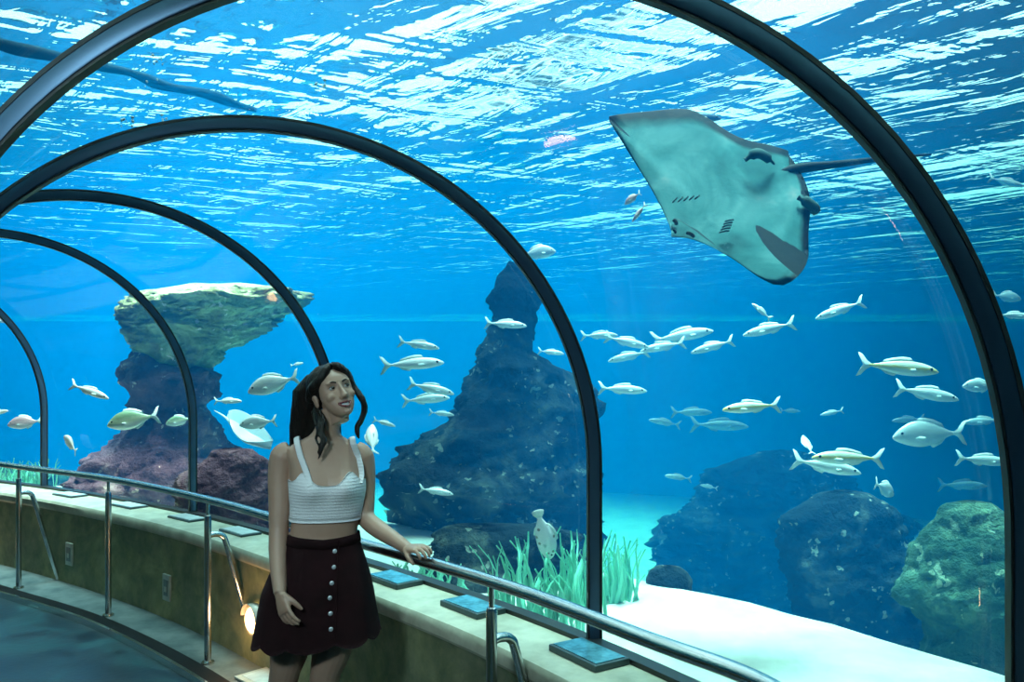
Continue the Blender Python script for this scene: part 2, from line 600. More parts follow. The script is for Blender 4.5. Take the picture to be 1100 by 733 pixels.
def rock_geo(rows, D, depth=0.75, rough=0.16, seed=0, n=104, m_rows=84, z_floor=None):
    """A solid rock: rows of (py, x_left, x_right) give its width at each height, depth its thickness as a share of that width."""
    rows = np.array(sorted(rows), float)
    py = np.linspace(rows[0, 0], rows[-1, 0], m_rows)
    xl, xr = np.interp(py, rows[:, 0], rows[:, 1]), np.interp(py, rows[:, 0], rows[:, 2])
    k = np.array([1, 2, 1]) / 4
    for q in (xl, xr):
        q[1:-1] = np.convolve(q, k, 'valid')
    rings = []
    S = D / F_PX
    wmax = (xr - xl).max() * S / 2
    for i in range(m_rows):
        c = at((xl[i] + xr[i]) / 2, py[i], D)
        w = (xr[i] - xl[i]) / 2 * S
        if i in (0,):
            w *= 0.35
        ring = []
        for j in range(n):
            a = 2 * math.pi * j / n
            d = np.array([math.cos(a), math.sin(a) * depth, 0.0])
            p = c + d * w
            q = (p[0] * 1.3 + seed * 5.1, p[1] * 1.3, p[2] * 1.9)
            amp = rough * (0.35 * wmax + 0.65 * w)
            r = fbm(q, 6, 2.1, 0.62) * amp * 1.5
            ter = math.sin(p[2] * 9 + 3 * mnoise.noise(Vector((p[0], p[1], seed)))) * 0.10 * amp
            p = p + d * (r + ter)
            p[2] += 0.35 * amp * mnoise.noise(Vector((p[0] * 2.2, p[1] * 2.2, p[2] * 2 + 9 + seed)))
            ring.append(p)
        rings.append(np.array(ring))
    v, f = loft(rings)
    return v, [tuple(reversed(q)) for q in f]


def rock(name, geos, mats, label, cat='rock'):
    g = Geo()
    for i, q in enumerate(geos):
        g.add(q, min(i, len(mats) - 1))
    o = obj(name, g.out(), mats)
    tag(o, label, cat)
    return o


mush = empty('mushroom_rock', at(205, 560, 8.5))
tag(mush, 'tall purple mushroom-shaped rock with a sunlit green overhanging top', 'rock')
inv_m = Matrix.Translation(-Vector(mush.location))


def sub(o, root):
    o.matrix_parent_inverse = Matrix.Translation(-Vector(root.location))
    return o


sub(obj('column', rock_geo([(350, 150, 225), (370, 143, 215), (388, 141, 210), (400, 148, 236), (412, 154, 244), (425, 156, 242), (440, 152, 228), (452, 150, 236), (470, 120, 246),
                            (490, 102, 262), (520, 84, 285), (550, 66, 312), (640, 50, 330)], 8.5, 0.8, 0.20, 1), ROCK_PURPLE, mush), mush)
sub(obj('overhanging_top', rock_geo([(308, 218, 312), (316, 190, 338), (324, 166, 336), (334, 152, 318), (344, 142, 300), (356, 141, 282), (368, 143, 262), (382, 150, 246), (396, 168, 232)], 8.4, 0.9, 0.22, 2), ROCK_GREEN, mush), mush)
rock('reef_mound', [rock_geo([(482, 232, 262), (495, 222, 285), (512, 205, 300), (535, 190, 315), (575, 170, 330), (640, 150, 345)], 6.6, 0.45, 0.22, 3)], [ROCK_PURPLE],
     'brownish purple reef mound low behind the pane beside the woman\'s arm')
rock('rock_spire', [rock_geo([(282, 545, 550), (296, 541, 560), (312, 533, 575), (326, 531, 577), (340, 530, 578), (352, 527, 577), (364, 520, 580), (378, 512, 583), (392, 508, 600), (404, 502, 614), (418, 496, 622), (430, 493, 626), (444, 490, 627), (454, 492, 624),
                                      (462, 470, 624), (468, 450, 630), (482, 432, 634), (496, 418, 637), (508, 412, 638), (524, 420, 640), (545, 428, 640), (577, 430, 642), (627, 420, 645), (720, 405, 655)], 7.6, 0.75, 0.20, 4, 128, 120)], [ROCK_DARK],
     'dark cone-shaped rock spire seen through the middle pane, narrow peak over a wide base')
rock('reef_apron', [rock_geo([(566, 470, 560), (576, 448, 620), (588, 432, 640), (602, 424, 646), (622, 418, 650), (650, 412, 655), (690, 405, 665), (760, 400, 680)], 5.5, 0.36, 0.34, 12)], [ROCK_DARK],
     'low dark reef with pale growths at the foot of the rock spire')
rock('reef_block', [rock_geo([(528, 885, 925), (540, 862, 945), (555, 848, 962), (585, 843, 980), (620, 842, 995), (655, 852, 1005), (690, 880, 1040), (780, 870, 1080)], 6.4, 0.6, 0.16, 6)], [ROCK_DARK],
     'dark blue reef block standing at the edge of the white sand')
rock('reef_outcrop', [rock_geo([(537, 1022, 1060), (546, 1008, 1072), (562, 1000, 1082), (585, 978, 1098), (610, 970, 1120), (640, 962, 1135), (680, 990, 1150), (720, 985, 1160), (800, 975, 1180)], 5.0, 0.6, 0.17, 7)], [ROCK_TEAL],
     'green tinted rock outcrop at the foot of the widest arch rib')
rock('reef_hill', [rock_geo([(483, 826, 850), (492, 800, 872), (505, 772, 900), (525, 748, 930), (560, 720, 965), (640, 690, 1000)], 12.0, 0.6, 0.14, 8)], [ROCK_DARK],
     'faint hazy rock hill far off behind the shoal over the sand')
rock('sand_boulder', [rock_geo([(608, 706, 728), (615, 698, 738), (624, 695, 743), (632, 697, 742), (642, 694, 746)], 5.6, 0.8, 0.14, 9, 40, 20)], [ROCK_DARK],
     'small dark boulder lying alone on the white sand')
rock('reef_ridge', [rock_geo([(500, -60, 20), (510, -110, 50), (522, -140, 72), (545, -160, 90), (640, -190, 100)], 10.2, 0.5, 0.18, 10)], [ROCK_TEAL],
     'low hazy reef ridge behind the first railing post')

# seaweed: blades in clumps
WEED = plain('seaweed', (0.22, 0.74, 0.52), 0.6, var=0.35, scale=3)


def weed(loc, nb, h, spread, label, lean=0.0, seed=1):
    r = random.Random(seed)
    g = Geo()
    for _ in range(nb):
        a, q = r.uniform(0, 6.283), spread * math.sqrt(r.random())
        b = np.array([loc[0] + q * math.cos(a), loc[1] + 0.5 * q * math.sin(a), loc[2]])
        hh = h * r.uniform(0.45, 1.0)
        ph, bend = r.uniform(0, 6.28), r.uniform(0.05, 0.35) * hh
        pts = [b + np.array([bend * math.cos(ph) * t * t + lean * t + 0.02 * math.sin(6 * t + ph), bend * math.sin(ph) * t * t, hh * t]) for t in np.linspace(0, 1, 7)]
        wd = r.uniform(0.010, 0.022)
        g.add(tube(pts, [(wd * (0.7 + 0.5 * math.sin(2.6 * t)) * (1 - 0.75 * t), 0.003) for t in np.linspace(0, 1, 7)], 6, True, up=(math.cos(ph), math.sin(ph), 0.01)))
    o = obj('seaweed_clump', g.out(), WEED)
    tag(o, label, 'seaweed', 'seaweed growing on the tank bed')


weed(at(592, 672, 4.35), 90, 0.48, 0.30, 'green seaweed clump below the spotted white fish', 0, 1)
weed(at(660, 660, 5.0), 70, 0.48, 0.13, 'green seaweed clump just past the foot of the tall arch rib', 0, 2)
weed(at(460, 640, 4.55), 40, 0.20, 0.22, 'low pale seaweed in front of the rock spire beside her hand', 0, 3)
weed(at(20, 530, 8.3), 70, 0.34, 0.35, 'seaweed patch low behind the first railing post', 0, 4)

# ------------------------------------------------------------------ fish
def mat_fish(name, back, side, belly, rough=0.35, metal=0.25, stripe=None):
    m = NT(name)
    co = m.n('ShaderNodeTexCoord').outputs['Object']
    z = m.n('ShaderNodeSeparateXYZ', {0: co}).outputs['Z']
    nz = m.noise(co, 14, 3)
    f = m.math('ADD', m.math('MULTIPLY', z, 4.2), m.math('ADD', m.math('MULTIPLY', nz, 0.25), 0.40))
    st = [(0.18, belly), (0.45, side), (0.62, side), (0.85, back)]
    if stripe:
        st = [(0.18, belly), (0.42, side), (0.56, stripe), (0.66, side), (0.88, back)]
    col = m.ramp(f, st)
    return m.done(m.principled(base=col, rough=rough, metal=metal, spec=0.3, normal=m.bump(m.noise(co, 60, 2), 0.15, 0.004)))


FM = {'silver': mat_fish('silver scales', (0.62, 0.68, 0.66), (0.78, 0.80, 0.76), (0.9, 0.9, 0.88)),
      'gold': mat_fish('gold striped scales', (0.66, 0.66, 0.45), (0.80, 0.78, 0.62), (0.92, 0.9, 0.85), stripe=(0.85, 0.62, 0.12)),
      'green': mat_fish('olive scales', (0.22, 0.34, 0.20), (0.55, 0.68, 0.45), (0.9, 0.9, 0.8)),
      'pink': mat_fish('pinkish skin', (0.55, 0.32, 0.32), (0.75, 0.50, 0.48), (0.85, 0.7, 0.66)),
      'white': mat_fish('white scales', (0.75, 0.75, 0.72), (0.92, 0.92, 0.9), (0.95, 0.95, 0.93)),
      'dark': mat_fish('dark scales', (0.02, 0.05, 0.07), (0.06, 0.10, 0.13), (0.12, 0.18, 0.2))}
m = NT('fin membrane')
FIN = m.done(m.principled(base=(0.70, 0.78, 0.74), rough=0.5))
EYE = plain('fish eye', (0.01, 0.01, 0.012), 0.1)
m = NT('spotted white scales')
co = m.n('ShaderNodeTexCoord').outputs['Object']
vor = m.n('ShaderNodeTexVoronoi', {'Vector': co, 'Scale': 7.0}).outputs['Distance']
FM['spotted'] = m.done(m.principled(base=m.ramp(vor, [(0.16, (0.30, 0.24, 0.20)), (0.26, (0.92, 0.92, 0.9))]), rough=0.5))

FISH_SHAPE = {  # (x, half height, half width, z shift)
    'slim': [(-.42, .018, .008, 0), (-.36, .022, .012, 0), (-.22, .055, .030, 0), (-.05, .088, .050, 0), (.12, .098, .058, 0), (.27, .086, .054, 0), (.38, .062, .042, -.004), (.46, .034, .024, -.010), (.50, .010, .008, -.014)],
    'bream': [(-.40, .028, .010, 0), (-.34, .036, .014, 0), (-.22, .095, .034, 0), (-.06, .165, .056, .004), (.10, .192, .066, .008), (.25, .170, .062, .006), (.37, .118, .048, -.006), (.45, .066, .030, -.022), (.50, .018, .010, -.034)],
    'grouper': [(-.40, .050, .018, 0), (-.34, .058, .024, 0), (-.20, .120, .054, 0), (-.04, .168, .082, .004), (.12, .185, .096, .004), (.26, .168, .092, 0), (.38, .124, .074, -.006), (.46, .078, .050, -.014), (.50, .030, .022, -.018)],
}


def fin_plate(pts, th=0.006):
    """A fin: a thin solid plate over a polygon in its (x, z) plane."""
    n = len(pts)
    c = np.mean(pts, axis=0)
    v = [(p[0], th * (0.35 if i % 2 else 0.35), p[1]) for i, p in enumerate(pts)] + [(p[0], -th * 0.35, p[1]) for p in pts]
    v += [(c[0], th, c[1]), (c[0], -th, c[1])]
    f = []
    for i in range(n):
        j = (i + 1) % n
        f += [(i, j, 2 * n), (n + j, n + i, 2 * n + 1), (j, i, n + i, n + j)]
    return np.array(v), f


def fish_parts(kind):
    sh = FISH_SHAPE[kind]
    xs = np.array(sh)
    t = np.linspace(0, 1, 26)
    ts = np.linspace(0, 1, len(xs))
    cx = catmull(xs, 4)
    rings = []
    for x, h, w_, z in cx:
        a = np.arange(18) / 18 * 2 * np.pi
        rings.append(np.stack([np.full(18, x), w_ * np.cos(a), z + h * np.sin(a)], -1))
    body = loft(rings)
    hmax = xs[:, 1].max()
    P = {'body': body}
    tl = 0.14 if kind == 'slim' else (0.16 if kind == 'bream' else 0.13)
    if kind == 'grouper':
        P['tail_fin'] = fin_plate([(-.37, .03), (-.46, .10), (-.53, .115), (-.555, .06), (-.56, 0), (-.555, -.06), (-.53, -.115), (-.46, -.10), (-.37, -.03)])
    else:
        P['tail_fin'] = fin_plate([(-.38, .016), (-.45, .06), (-.52, tl), (-.58, tl * 1.15), (-.525, .05), (-.49, 0), (-.525, -.05), (-.58, -tl * 1.15), (-.52, -tl), (-.45, -.06), (-.38, -.016)])
    P['dorsal_fin'] = fin_plate([(.18, hmax * .86), (.12, hmax + .045), (.02, hmax + .050), (-.10, hmax * .93 + .035), (-.22, hmax * .62 + .03), (-.26, hmax * .42), (-.10, hmax * .72), (.05, hmax * .88)])
    P['anal_fin'] = fin_plate([(-.04, -hmax * .84), (-.08, -hmax * .9 - .03), (-.20, -hmax * .62 - .03), (-.27, -hmax * .36), (-.15, -hmax * .60)])
    w2 = xs[:, 2].max()
    for s in (-1, 1):
        pf = fin_plate([(0, 0), (-.05, .028), (-.13, .02), (-.15, -.02), (-.09, -.035), (-.02, -.015)], 0.004)
        R = rotz(-s * 0.5)
        P['pectoral_fin%d' % s] = ((pf[0] @ R.T) + np.array([.20, s * w2 * .92, -hmax * .25]), pf[1])
        i = 6
        P['eye%d' % s] = uv_ball((xs[i, 0] + .01, s * xs[i, 2] * 0.93, xs[i, 3] + xs[i, 1] * .28), (.021, .010, .021), 10, 6)
    return P


PARTS = {k: fish_parts(k) for k in FISH_SHAPE}
FISH_CACHE = {}


def fish(name, kind, skin, tail, head, d, label, dd=0.0, up=None, parts=True, cat='fish', group=None):
    """A fish whose tail and snout stand at the two given points, d metres off (the snout dd further)."""
    key = (kind, skin, parts)
    p0, p1 = at(*tail, d), at(*head, d + dd)
    ax = p1 - p0
    L = np.linalg.norm(ax) / 1.06
    ax = ax / np.linalg.norm(ax)
    u = np.array([0, 0, 1.0]) if up is None else np.array(up, float)
    u = u - ax * (u @ ax)
    u /= np.linalg.norm(u)
    M = Matrix(((*ax, 0), (*np.cross(u, ax), 0), (*u, 0), (0, 0, 0, 1))).transposed()
    M = Matrix.Translation(Vector(p0 * 0.5 + p1 * 0.5 + ax * 0.03 * L)) @ M @ Matrix.Diagonal((L, L, L, 1))
    if key not in FISH_CACHE:
        P = PARTS[kind]
        if parts:
            root = obj(name, P['body'], FM[skin])
            for k, gq in P.items():
                if k != 'body':
                    obj(k.rstrip('-1'), gq, EYE if k.startswith('eye') else FIN, root)
        else:
            g = Geo()
            for k, gq in P.items():
                g.add(gq, 0 if k == 'body' else 1)
            root = obj(name, g.out(), [FM[skin], FIN])
        FISH_CACHE[key] = root
    else:
        src = FISH_CACHE[key]
        root = src.copy()
        root.name = name
        COL.objects.link(root)
        for ch in src.children:
            c = ch.copy()
            c.parent = root
            COL.objects.link(c)
    root.matrix_world = M
    tag(root, label, cat, group or 'fish swimming in the tank')
    return root


SH = [  # kind, skin, tail px, head px, distance, label, dd, full parts
    ('slim', 'silver', (828, 343), (808, 326), 5.0, 'small bright fish just under the stingray\'s lower wing tip', .05, 1),
    ('slim', 'white', (928, 324), (876, 342), 5.2, 'white fish slanting down below the stingray\'s tail, highest of the open shoal', .05, 1),
    ('slim', 'silver', (854, 347), (798, 360), 5.4, 'slender silver fish slanting down below the stingray\'s lower wing', .03, 1),
    ('slim', 'silver', (788, 366), (742, 379), 5.8, 'slender silver fish slanting down at the near end of the upper shoal streak', .03, 1),
    ('slim', 'silver', (650, 362), (697, 373), 6.0, 'silver fish in the tight shoal below the stingray, next to the tall rib', 0, 1),
    ('slim', 'white', (700, 366), (766, 355), 6.3, 'longest white fish of the tight shoal below the stingray', 0, 1),
    ('slim', 'silver', (736, 368), (688, 377), 6.2, 'silver fish in the middle of the tight shoal below the stingray', 0, 1),
    ('slim', 'silver', (697, 378), (653, 388), 6.9, 'lowest silver fish of the tight shoal below the stingray', 0, 1),
    ('slim', 'silver', (624, 361), (664, 360), 6.6, 'small silver fish crossing in front of the tall rib at shoal height', 0, 0),
    ('slim', 'silver', (643, 417), (695, 420), 5.6, 'single slender silver fish beside the tall rib under the shoal', 0, 1),
    ('slim', 'gold', (838, 435), (776, 440), 4.6, 'silver fish with a gold back swimming alone in the middle of the open water', 0, 1),
    ('slim', 'silver', (906, 441), (881, 446), 7.0, 'tiny pale fish above the golden pair of the open shoal', 0, 0),
    ('slim', 'silver', (731, 457), (697, 451), 9.5, 'faint bluish fish below the alone-swimming gold-backed one, nearest the tall rib', 0, 0),
    ('slim', 'silver', (721, 443), (765, 443), 9.5, 'faint bluish fish level with the snout of the gold-backed fish', 0, 0),
    ('slim', 'silver', (742, 456), (804, 458), 9.8, 'long faint bluish fish right below the gold-backed fish', 0, 0),
    ('slim', 'silver', (838, 441), (860, 442), 9.5, 'faint speck-sized fish behind the tail of the gold-backed fish', 0, 0),
    ('slim', 'gold', (922, 391), (1008, 399), 4.6, 'large gold-backed fish swimming highest by the widest rib', 0, 1),
    ('slim', 'silver', (962, 417), (1030, 429), 5.0, 'blue-grey fish directly under the large gold-backed fish', 0, 1),
    ('bream', 'silver', (1072, 416), (1034, 414), 5.2, 'deep-bodied silver fish half hidden behind the widest rib', 0, 1),
    ('slim', 'silver', (993, 450), (958, 452), 8.2, 'faint small fish between two larger ones, under the blue-grey fish', 0, 0),
    ('bream', 'silver', (1037, 465), (959, 468), 5.0, 'plump silver fish with its snout towards the golden pair', 0, 1),
    ('slim', 'silver', (1078, 451), (1035, 454), 6.6, 'bluish fish just above the plump silver fish by the widest rib', 0, 0),
    ('slim', 'silver', (1027, 492), (1086, 497), 5.0, 'blue-grey fish with forked tail pressed close to the widest rib', 0, 1),
    ('slim', 'silver', (1008, 521), (1060, 522), 9.0, 'very faint fish lowest beside the widest rib', 0, 0),
    ('bream', 'white', (873, 488), (862, 468), 4.9, 'small bright fish pointing up above the golden pair', .12, 1),
    ('slim', 'gold', (949, 493), (872, 491), 4.4, 'gold-striped silver fish, upper of the overlapping pair', 0, 1),
    ('slim', 'silver', (851, 494), (925, 508), 4.75, 'silver fish, lower of the overlapping pair', 0, 1),
    ('bream', 'white', (940, 519), (960, 531), 5.2, 'small bright blurred fish under the overlapping pair', .15, 1),
    ('slim', 'silver', (743, 515), (714, 511), 8.5, 'faint fish above the lone boulder on the sand', 0, 0),
    ('slim', 'silver', (771, 525), (752, 521), 8.5, 'faint speck-sized fish over the far rock hill\'s slope', 0, 0),
    ('bream', 'silver', (1066, 317), (1097, 321), 6.6, 'greenish silver fish beyond the widest rib, upper of two', 0, 1),
    ('slim', 'silver', (1070, 338), (1108, 340), 5.2, 'silver fish beyond the widest rib, lower of two', 0, 1),
    ('slim', 'white', (521, 347), (566, 350), 5.6, 'white fish across the neck of the rock spire', 0, 1),
    ('bream', 'white', (558, 274), (597, 269), 6.0, 'white fish above the peak of the rock spire', 0, 1),
    ('slim', 'white', (428, 367), (472, 374), 6.2, 'highest white fish between the woman and the rock spire', 0, 1),
    ('slim', 'white', (409, 393), (477, 389), 5.6, 'long white fish level with the top of the woman\'s head', 0, 1),
    ('slim', 'silver', (439, 412), (488, 423), 5.9, 'silver fish level with the woman\'s eyes beside the rock spire', 0, 1),
    ('slim', 'white', (432, 431), (483, 427), 6.5, 'white fish level with the woman\'s smile beside the rock spire', 0, 1),
    ('slim', 'silver', (461, 443), (488, 446), 7.0, 'small silver fish touching the flank of the rock spire', 0, 0),
    ('slim', 'white', (578, 377), (606, 380), 6.2, 'small white fish behind the shoulder of the rock spire close to the tall rib', 0, 0),
    ('slim', 'silver', (401, 451), (425, 458), 6.0, 'small silver fish beside the woman\'s loose curl', 0, 0),
    ('bream', 'white', (401, 488), (399, 456), 4.6, 'white fish pointing up beside the woman\'s bare shoulder', .1, 1),
    ('slim', 'white', (450, 525), (487, 531), 5.6, 'thin white fish low across the wide base of the rock spire', 0, 1),
    ('slim', 'silver', (76, 413), (117, 428), 6.9, 'silver fish swimming alone before the mushroom rock with its head low', 0, 1),
    ('bream', 'green', (171, 446), (115, 456), 6.9, 'plump olive and white fish before the waist of the mushroom rock', 0, 1),
    ('bream', 'green', (208, 449), (178, 455), 7.2, 'smaller olive fish following the plump one, behind the thin rib', 0, 1),
    ('bream', 'white', (321, 405), (266, 420), 6.2, 'large white fish with raised fins behind the woman\'s hair', 0, 1),
    ('slim', 'silver', (230, 431), (260, 431), 6.8, 'slim silver fish under the overhang of the mushroom rock', 0, 1),
    ('bream', 'silver', (297, 452), (257, 456), 6.4, 'silver fish level with the woman\'s chin, below the large white one', 0, 1),
    ('bream', 'pink', (46, 452), (8, 456), 8.2, 'hazy pinkish fish behind the furthest short rib', 0, 1),
    ('bream', 'white', (82, 486), (69, 468), 6.9, 'small white fish tilted upwards above the handrail', .12, 1),
    ('slim', 'silver', (-14, 446), (9, 441), 7.6, 'silver fish cut off by the picture edge near the hazy pinkish one', 0, 0),
    ('slim', 'silver', (312, 393), (326, 390), 7.2, 'tiny fish just above the large white fish with raised fins', 0, 0),
    ('slim', 'pink', (-16, 341), (11, 346), 8.4, 'pinkish fish at the picture edge high beside the furthest short rib', 0, 0),
    ('slim', 'dark', (720, 125), (775, 127), 5.6, 'dark fish silhouette against the bright ripples above the stingray', 0, 1),
    ('bream', 'pink', (688, 207), (671, 219), 4.6, 'small pinkish fish at the stingray\'s front edge, upper of two', .05, 1),
    ('slim', 'pink', (694, 219), (679, 238), 4.6, 'small pinkish fish at the stingray\'s front edge, lower of two', .05, 1),
    ('slim', 'silver', (1062, 191), (1100, 200), 6.6, 'pale fish high beyond the widest rib under the ripples', 0, 0),
]
for kind, skin, t_, h_, d_, lab, dd, full in SH:
    up = None
    if abs(t_[0] - h_[0]) < 0.7 * abs(t_[1] - h_[1]):
        up = (-1, 0, 0.3)
    fish('silver_fish' if kind == 'slim' else 'sea_bream', kind, skin, t_, h_, d_, lab, dd, up, bool(full))
fish('grouper', 'grouper', 'spotted', (577, 548), (592, 600), 4.3, 'big white fish with dark spots hanging head down over the seaweed', 0.1, (1, 0, 0.25), True, 'fish')

# pale second ray behind the woman, far off
# ------------------------------------------------------------------ stingray
def ray_surface(L, R, spine, thick, nu=34, nv=17):
    """Left edge, right edge and spine as point lists from snout to tail root; returns belly+back as one solid with uv."""
    Lc, Rc, Sc = (catmull(q, 8) for q in (L, R, spine))

    def res(c, n):
        s = np.r_[0, np.cumsum(np.linalg.norm(np.diff(c, axis=0), axis=1))]
        return np.stack([np.interp(np.linspace(0, s[-1], n), s, c[:, k]) for k in range(3)], -1)
    Lr, Rr, Sr = res(Lc, nu), res(Rc, nu), res(Sc, nu)
    view = at(760, 230, 1.0)
    view /= np.linalg.norm(view)
    bel, bak = [], []
    for i in range(nu):
        u = i / (nu - 1)
        pu = max(0.0, math.sin(math.pi * min(1, 0.04 + 0.96 * u ** 0.8))) ** 0.7
        for j in range(nv):
            v = -1 + 2 * j / (nv - 1)
            e = Lr[i] if v < 0 else Rr[i]
            a = abs(v)
            p = Sr[i] * (1 - a) + e * a
            tk = thick * pu * ((1 - a ** 1.6) * 0.75 + 0.25 * math.exp(-(a / 0.35) ** 2)) + 0.003
            bow = 0.10 * a * a * thick / 0.12
            bel.append(p - view * (tk * 0.45 - bow))
            bak.append(p + view * (tk * 0.75 + bow))
    v = np.array(bel + bak)
    q = nu * nv
    f = grid_faces(nu, nv) + [tuple(reversed([q + i for i in fc])) for fc in grid_faces(nu, nv)]
    for i in range(nu - 1):
        a, b = i * nv, (i + 1) * nv
        f += [(a, b, q + b, q + a)[::-1], (a + nv - 1, q + a + nv - 1, q + b + nv - 1, b + nv - 1)[::-1]]
    for j in range(nv - 1):
        f += [(j, q + j, q + j + 1, j + 1)[::-1], ((nu - 1) * nv + j, (nu - 1) * nv + j + 1, q + (nu - 1) * nv + j + 1, q + (nu - 1) * nv + j)[::-1]]
    return v, f, (nu, nv), (Lr, Rr, Sr)


def uv_of(o, nu, nv):
    me = o.data
    uv = me.uv_layers.new(name='UVMap')
    q = nu * nv
    for lp in me.loops:
        k = lp.vertex_index % q
        uv.data[lp.index].uv = ((k // nv) / (nu - 1), (k % nv) / (nv - 1))
    return o


m = NT('stingray skin')
uvn = m.n('ShaderNodeTexCoord')
sp = m.n('ShaderNodeSeparateXYZ', {0: uvn.outputs['UV']})
ua, va = sp.outputs['X'], m.math('ABSOLUTE', m.math('SUBTRACT', m.math('MULTIPLY', sp.outputs['Y'], 2.0), 1.0))
nz = m.noise(uvn.outputs['Object'], 5.0, 5, 0.6, 0.5)
nz2 = m.noise(uvn.outputs['Object'], 3.6, 4, 0.55, 0.6)
# dark margin towards the hind edge of the wings
mg = m.math('ADD', m.math('MULTIPLY', va, m.math('ADD', m.math('MULTIPLY', ua, 0.24), 0.82)), m.math('MULTIPLY', m.math('SUBTRACT', nz, 0.5), 0.13))
bellyc = m.ramp(nz2, [(0.30, (0.022, 0.095, 0.098)), (0.50, (0.045, 0.175, 0.175)), (0.64, (0.10, 0.26, 0.26)), (0.78, (0.34, 0.34, 0.32))])  # teal tint of the water painted onto a naturally white belly
edge_m = m.ramp(mg, [(0.80, (0, 0, 0)), (0.90, (1, 1, 1))])
col = m.n('ShaderNodeMix', {0: edge_m, 6: bellyc, 7: (0.006, 0.011, 0.011, 1)}, data_type='RGBA').outputs[2]
RAY_BELLY = m.done(m.principled(base=col, rough=0.7, spec=0.08, normal=m.bump(nz, 0.25, 0.02)))
RAY_BACK = plain('stingray back', (0.007, 0.012, 0.012), 0.7, 0.0, 0.08, var=0.4, scale=6, bump=0.2)

RD = 4.0
S0, T0 = at(721, 252, RD - .05), at(848, 182, RD + .10)
Lp = [at(721, 252, RD - .05), at(708, 236, RD), at(692, 210, RD + .06), at(671, 176, RD + .14), at(654, 148, RD + .20), at(652, 142, RD + .22), at(690, 137, RD + .22), at(738, 134, RD + .20), at(762, 145, RD + .18),
      at(786, 161, RD + .15), at(806, 169, RD + .13), at(830, 174, RD + .12), at(848, 180, RD + .10)]
Rp = [at(721, 252, RD - .05), at(735, 259, RD - .08), at(760, 277, RD - .12), at(790, 299, RD - .17), at(815, 318, RD - .22), at(838, 328, RD - .25), at(856, 320, RD - .24), at(869, 300, RD - .18), at(870, 268, RD - .10),
      at(872, 240, RD - .04), at(868, 218, RD + .02), at(858, 198, RD + .07), at(848, 184, RD + .10)]
Sp = [at(721, 252, RD - .05), at(752, 236, RD - .01), at(785, 217, RD + .03), at(818, 199, RD + .07), at(848, 182, RD + .10)]
v, f, (nu, nv), (Lr, Rr, Sr) = ray_surface(Lp, Rp, Sp, 0.13)
root = empty('stingray', at(785, 217, RD))
tag(root, 'large stingray gliding overhead, pale belly and dark wing margins showing', 'stingray')
fcs = f
mi = [0 if max(fc) < nu * nv else 1 for fc in fcs]
o = sub(obj('wing_disc', (v, fcs, mi), [RAY_BELLY, RAY_BACK], root), root)
uv_of(o, nu, nv)
tp = catmull([at(826, 192, RD + .13), at(856, 181.5, RD + .13), at(895, 177, RD + .2), at(945, 171, RD + .3), at(1000, 166, RD + .42)], 8)
sub(obj('tail', tube(tp, np.linspace(0.034, 0.005, len(tp)) ** 1.0, 12), RAY_BACK, root), root)
ST = plain('stingray mark', (0.01, 0.02, 0.02), 0.8, 0.0, 0.05)
SKIN_R = plain('stingray fin', (0.04, 0.09, 0.09), 0.7, 0.0, 0.1, var=0.3, scale=12)
vw = at(760, 230, 1.0) / np.linalg.norm(at(760, 230, 1.0))
for P in ([at(800, 172, RD + .06), at(812, 165, RD + .05), at(822, 168, RD + .06), at(832, 176, RD + .09)], [at(857, 212, RD + .0), at(868, 218, RD - .01), at(876, 226, RD - .01), at(866, 229, RD + .01)]):
    sub(obj('pelvic_fin', tube(catmull(P, 5), [(0.008, 0.012)] * 3 + [(0.014, 0.026)] * 10 + [(0.005, 0.008)] * 3, 10), SKIN_R, root), root)
rgt = np.array([1.0, 0, 0])


def mark(name, a, b, r, off):
    p = catmull([at(*a, RD - off), at((a[0] + b[0]) / 2 + .6, (a[1] + b[1]) / 2 - 1, RD - off - .004), at(*b, RD - off)], 5)
    sub(obj(name, tube(p, np.array([.3] + [1] * (len(p) - 2) + [.3]) * r, 8), ST, root), root)


mark('mouth', (737, 250), (746, 255), 0.009, 0.105)
mark('nostril', (723, 236), (727, 242), 0.009, 0.06)
mark('nostril', (723, 247), (726, 251), 0.006, 0.075)
g = Geo()
for k in range(5):
    p = [at(772 + k * 1.6, 250 - k * 3.0, RD - .085), at(778 + k * 1.4, 248.5 - k * 3.0, RD - .09), at(783 + k * 1.2, 248 - k * 3.0, RD - .085)]
    g.add(tube(catmull(p, 4), 0.0045, 6))
sub(obj('gill_slit', g.out(), SKIN_R, root), root)
g = Geo()
for k in range(5):
    p = [at(722 + k * 6, 218 - k * 1.0, RD - .04), at(725 + k * 6, 215 - k * .8, RD - .045), at(727 + k * 6, 212.5 - k * .6, RD - .04)]
    g.add(tube(catmull(p, 4), 0.0045, 6))
sub(obj('gill_slit', g.out(), SKIN_R, root), root)

# small pale ray further off
S1, T1 = at(291, 482, 6.9), at(243, 450, 7.2)
v, f, (n1, n2), _ = ray_surface([S1, at(280, 468, 6.9), at(266, 455, 6.95), at(252, 449, 7.1), T1], [S1, at(276, 484, 6.8), at(258, 482, 6.8), at(246, 468, 6.95), T1],
                                [S1, at(276, 474, 6.9), at(260, 463, 6.98), T1], 0.09, 18, 11)
PALE = plain('pale ray skin', (0.45, 0.60, 0.64), 0.5, var=0.15, scale=5)
root2 = empty('small_ray', at(266, 466, 6.9))
tag(root2, 'small pale ray gliding between the mushroom rock and the woman', 'stingray')
sub(obj('wing_disc', (v, f), PALE, root2), root2)
sub(obj('tail', tube(catmull([at(247, 453, 7.15), at(240, 447, 7.2), at(230, 441, 7.3)], 6), np.linspace(0.014, 0.003, 13), 8), PALE, root2), root2)

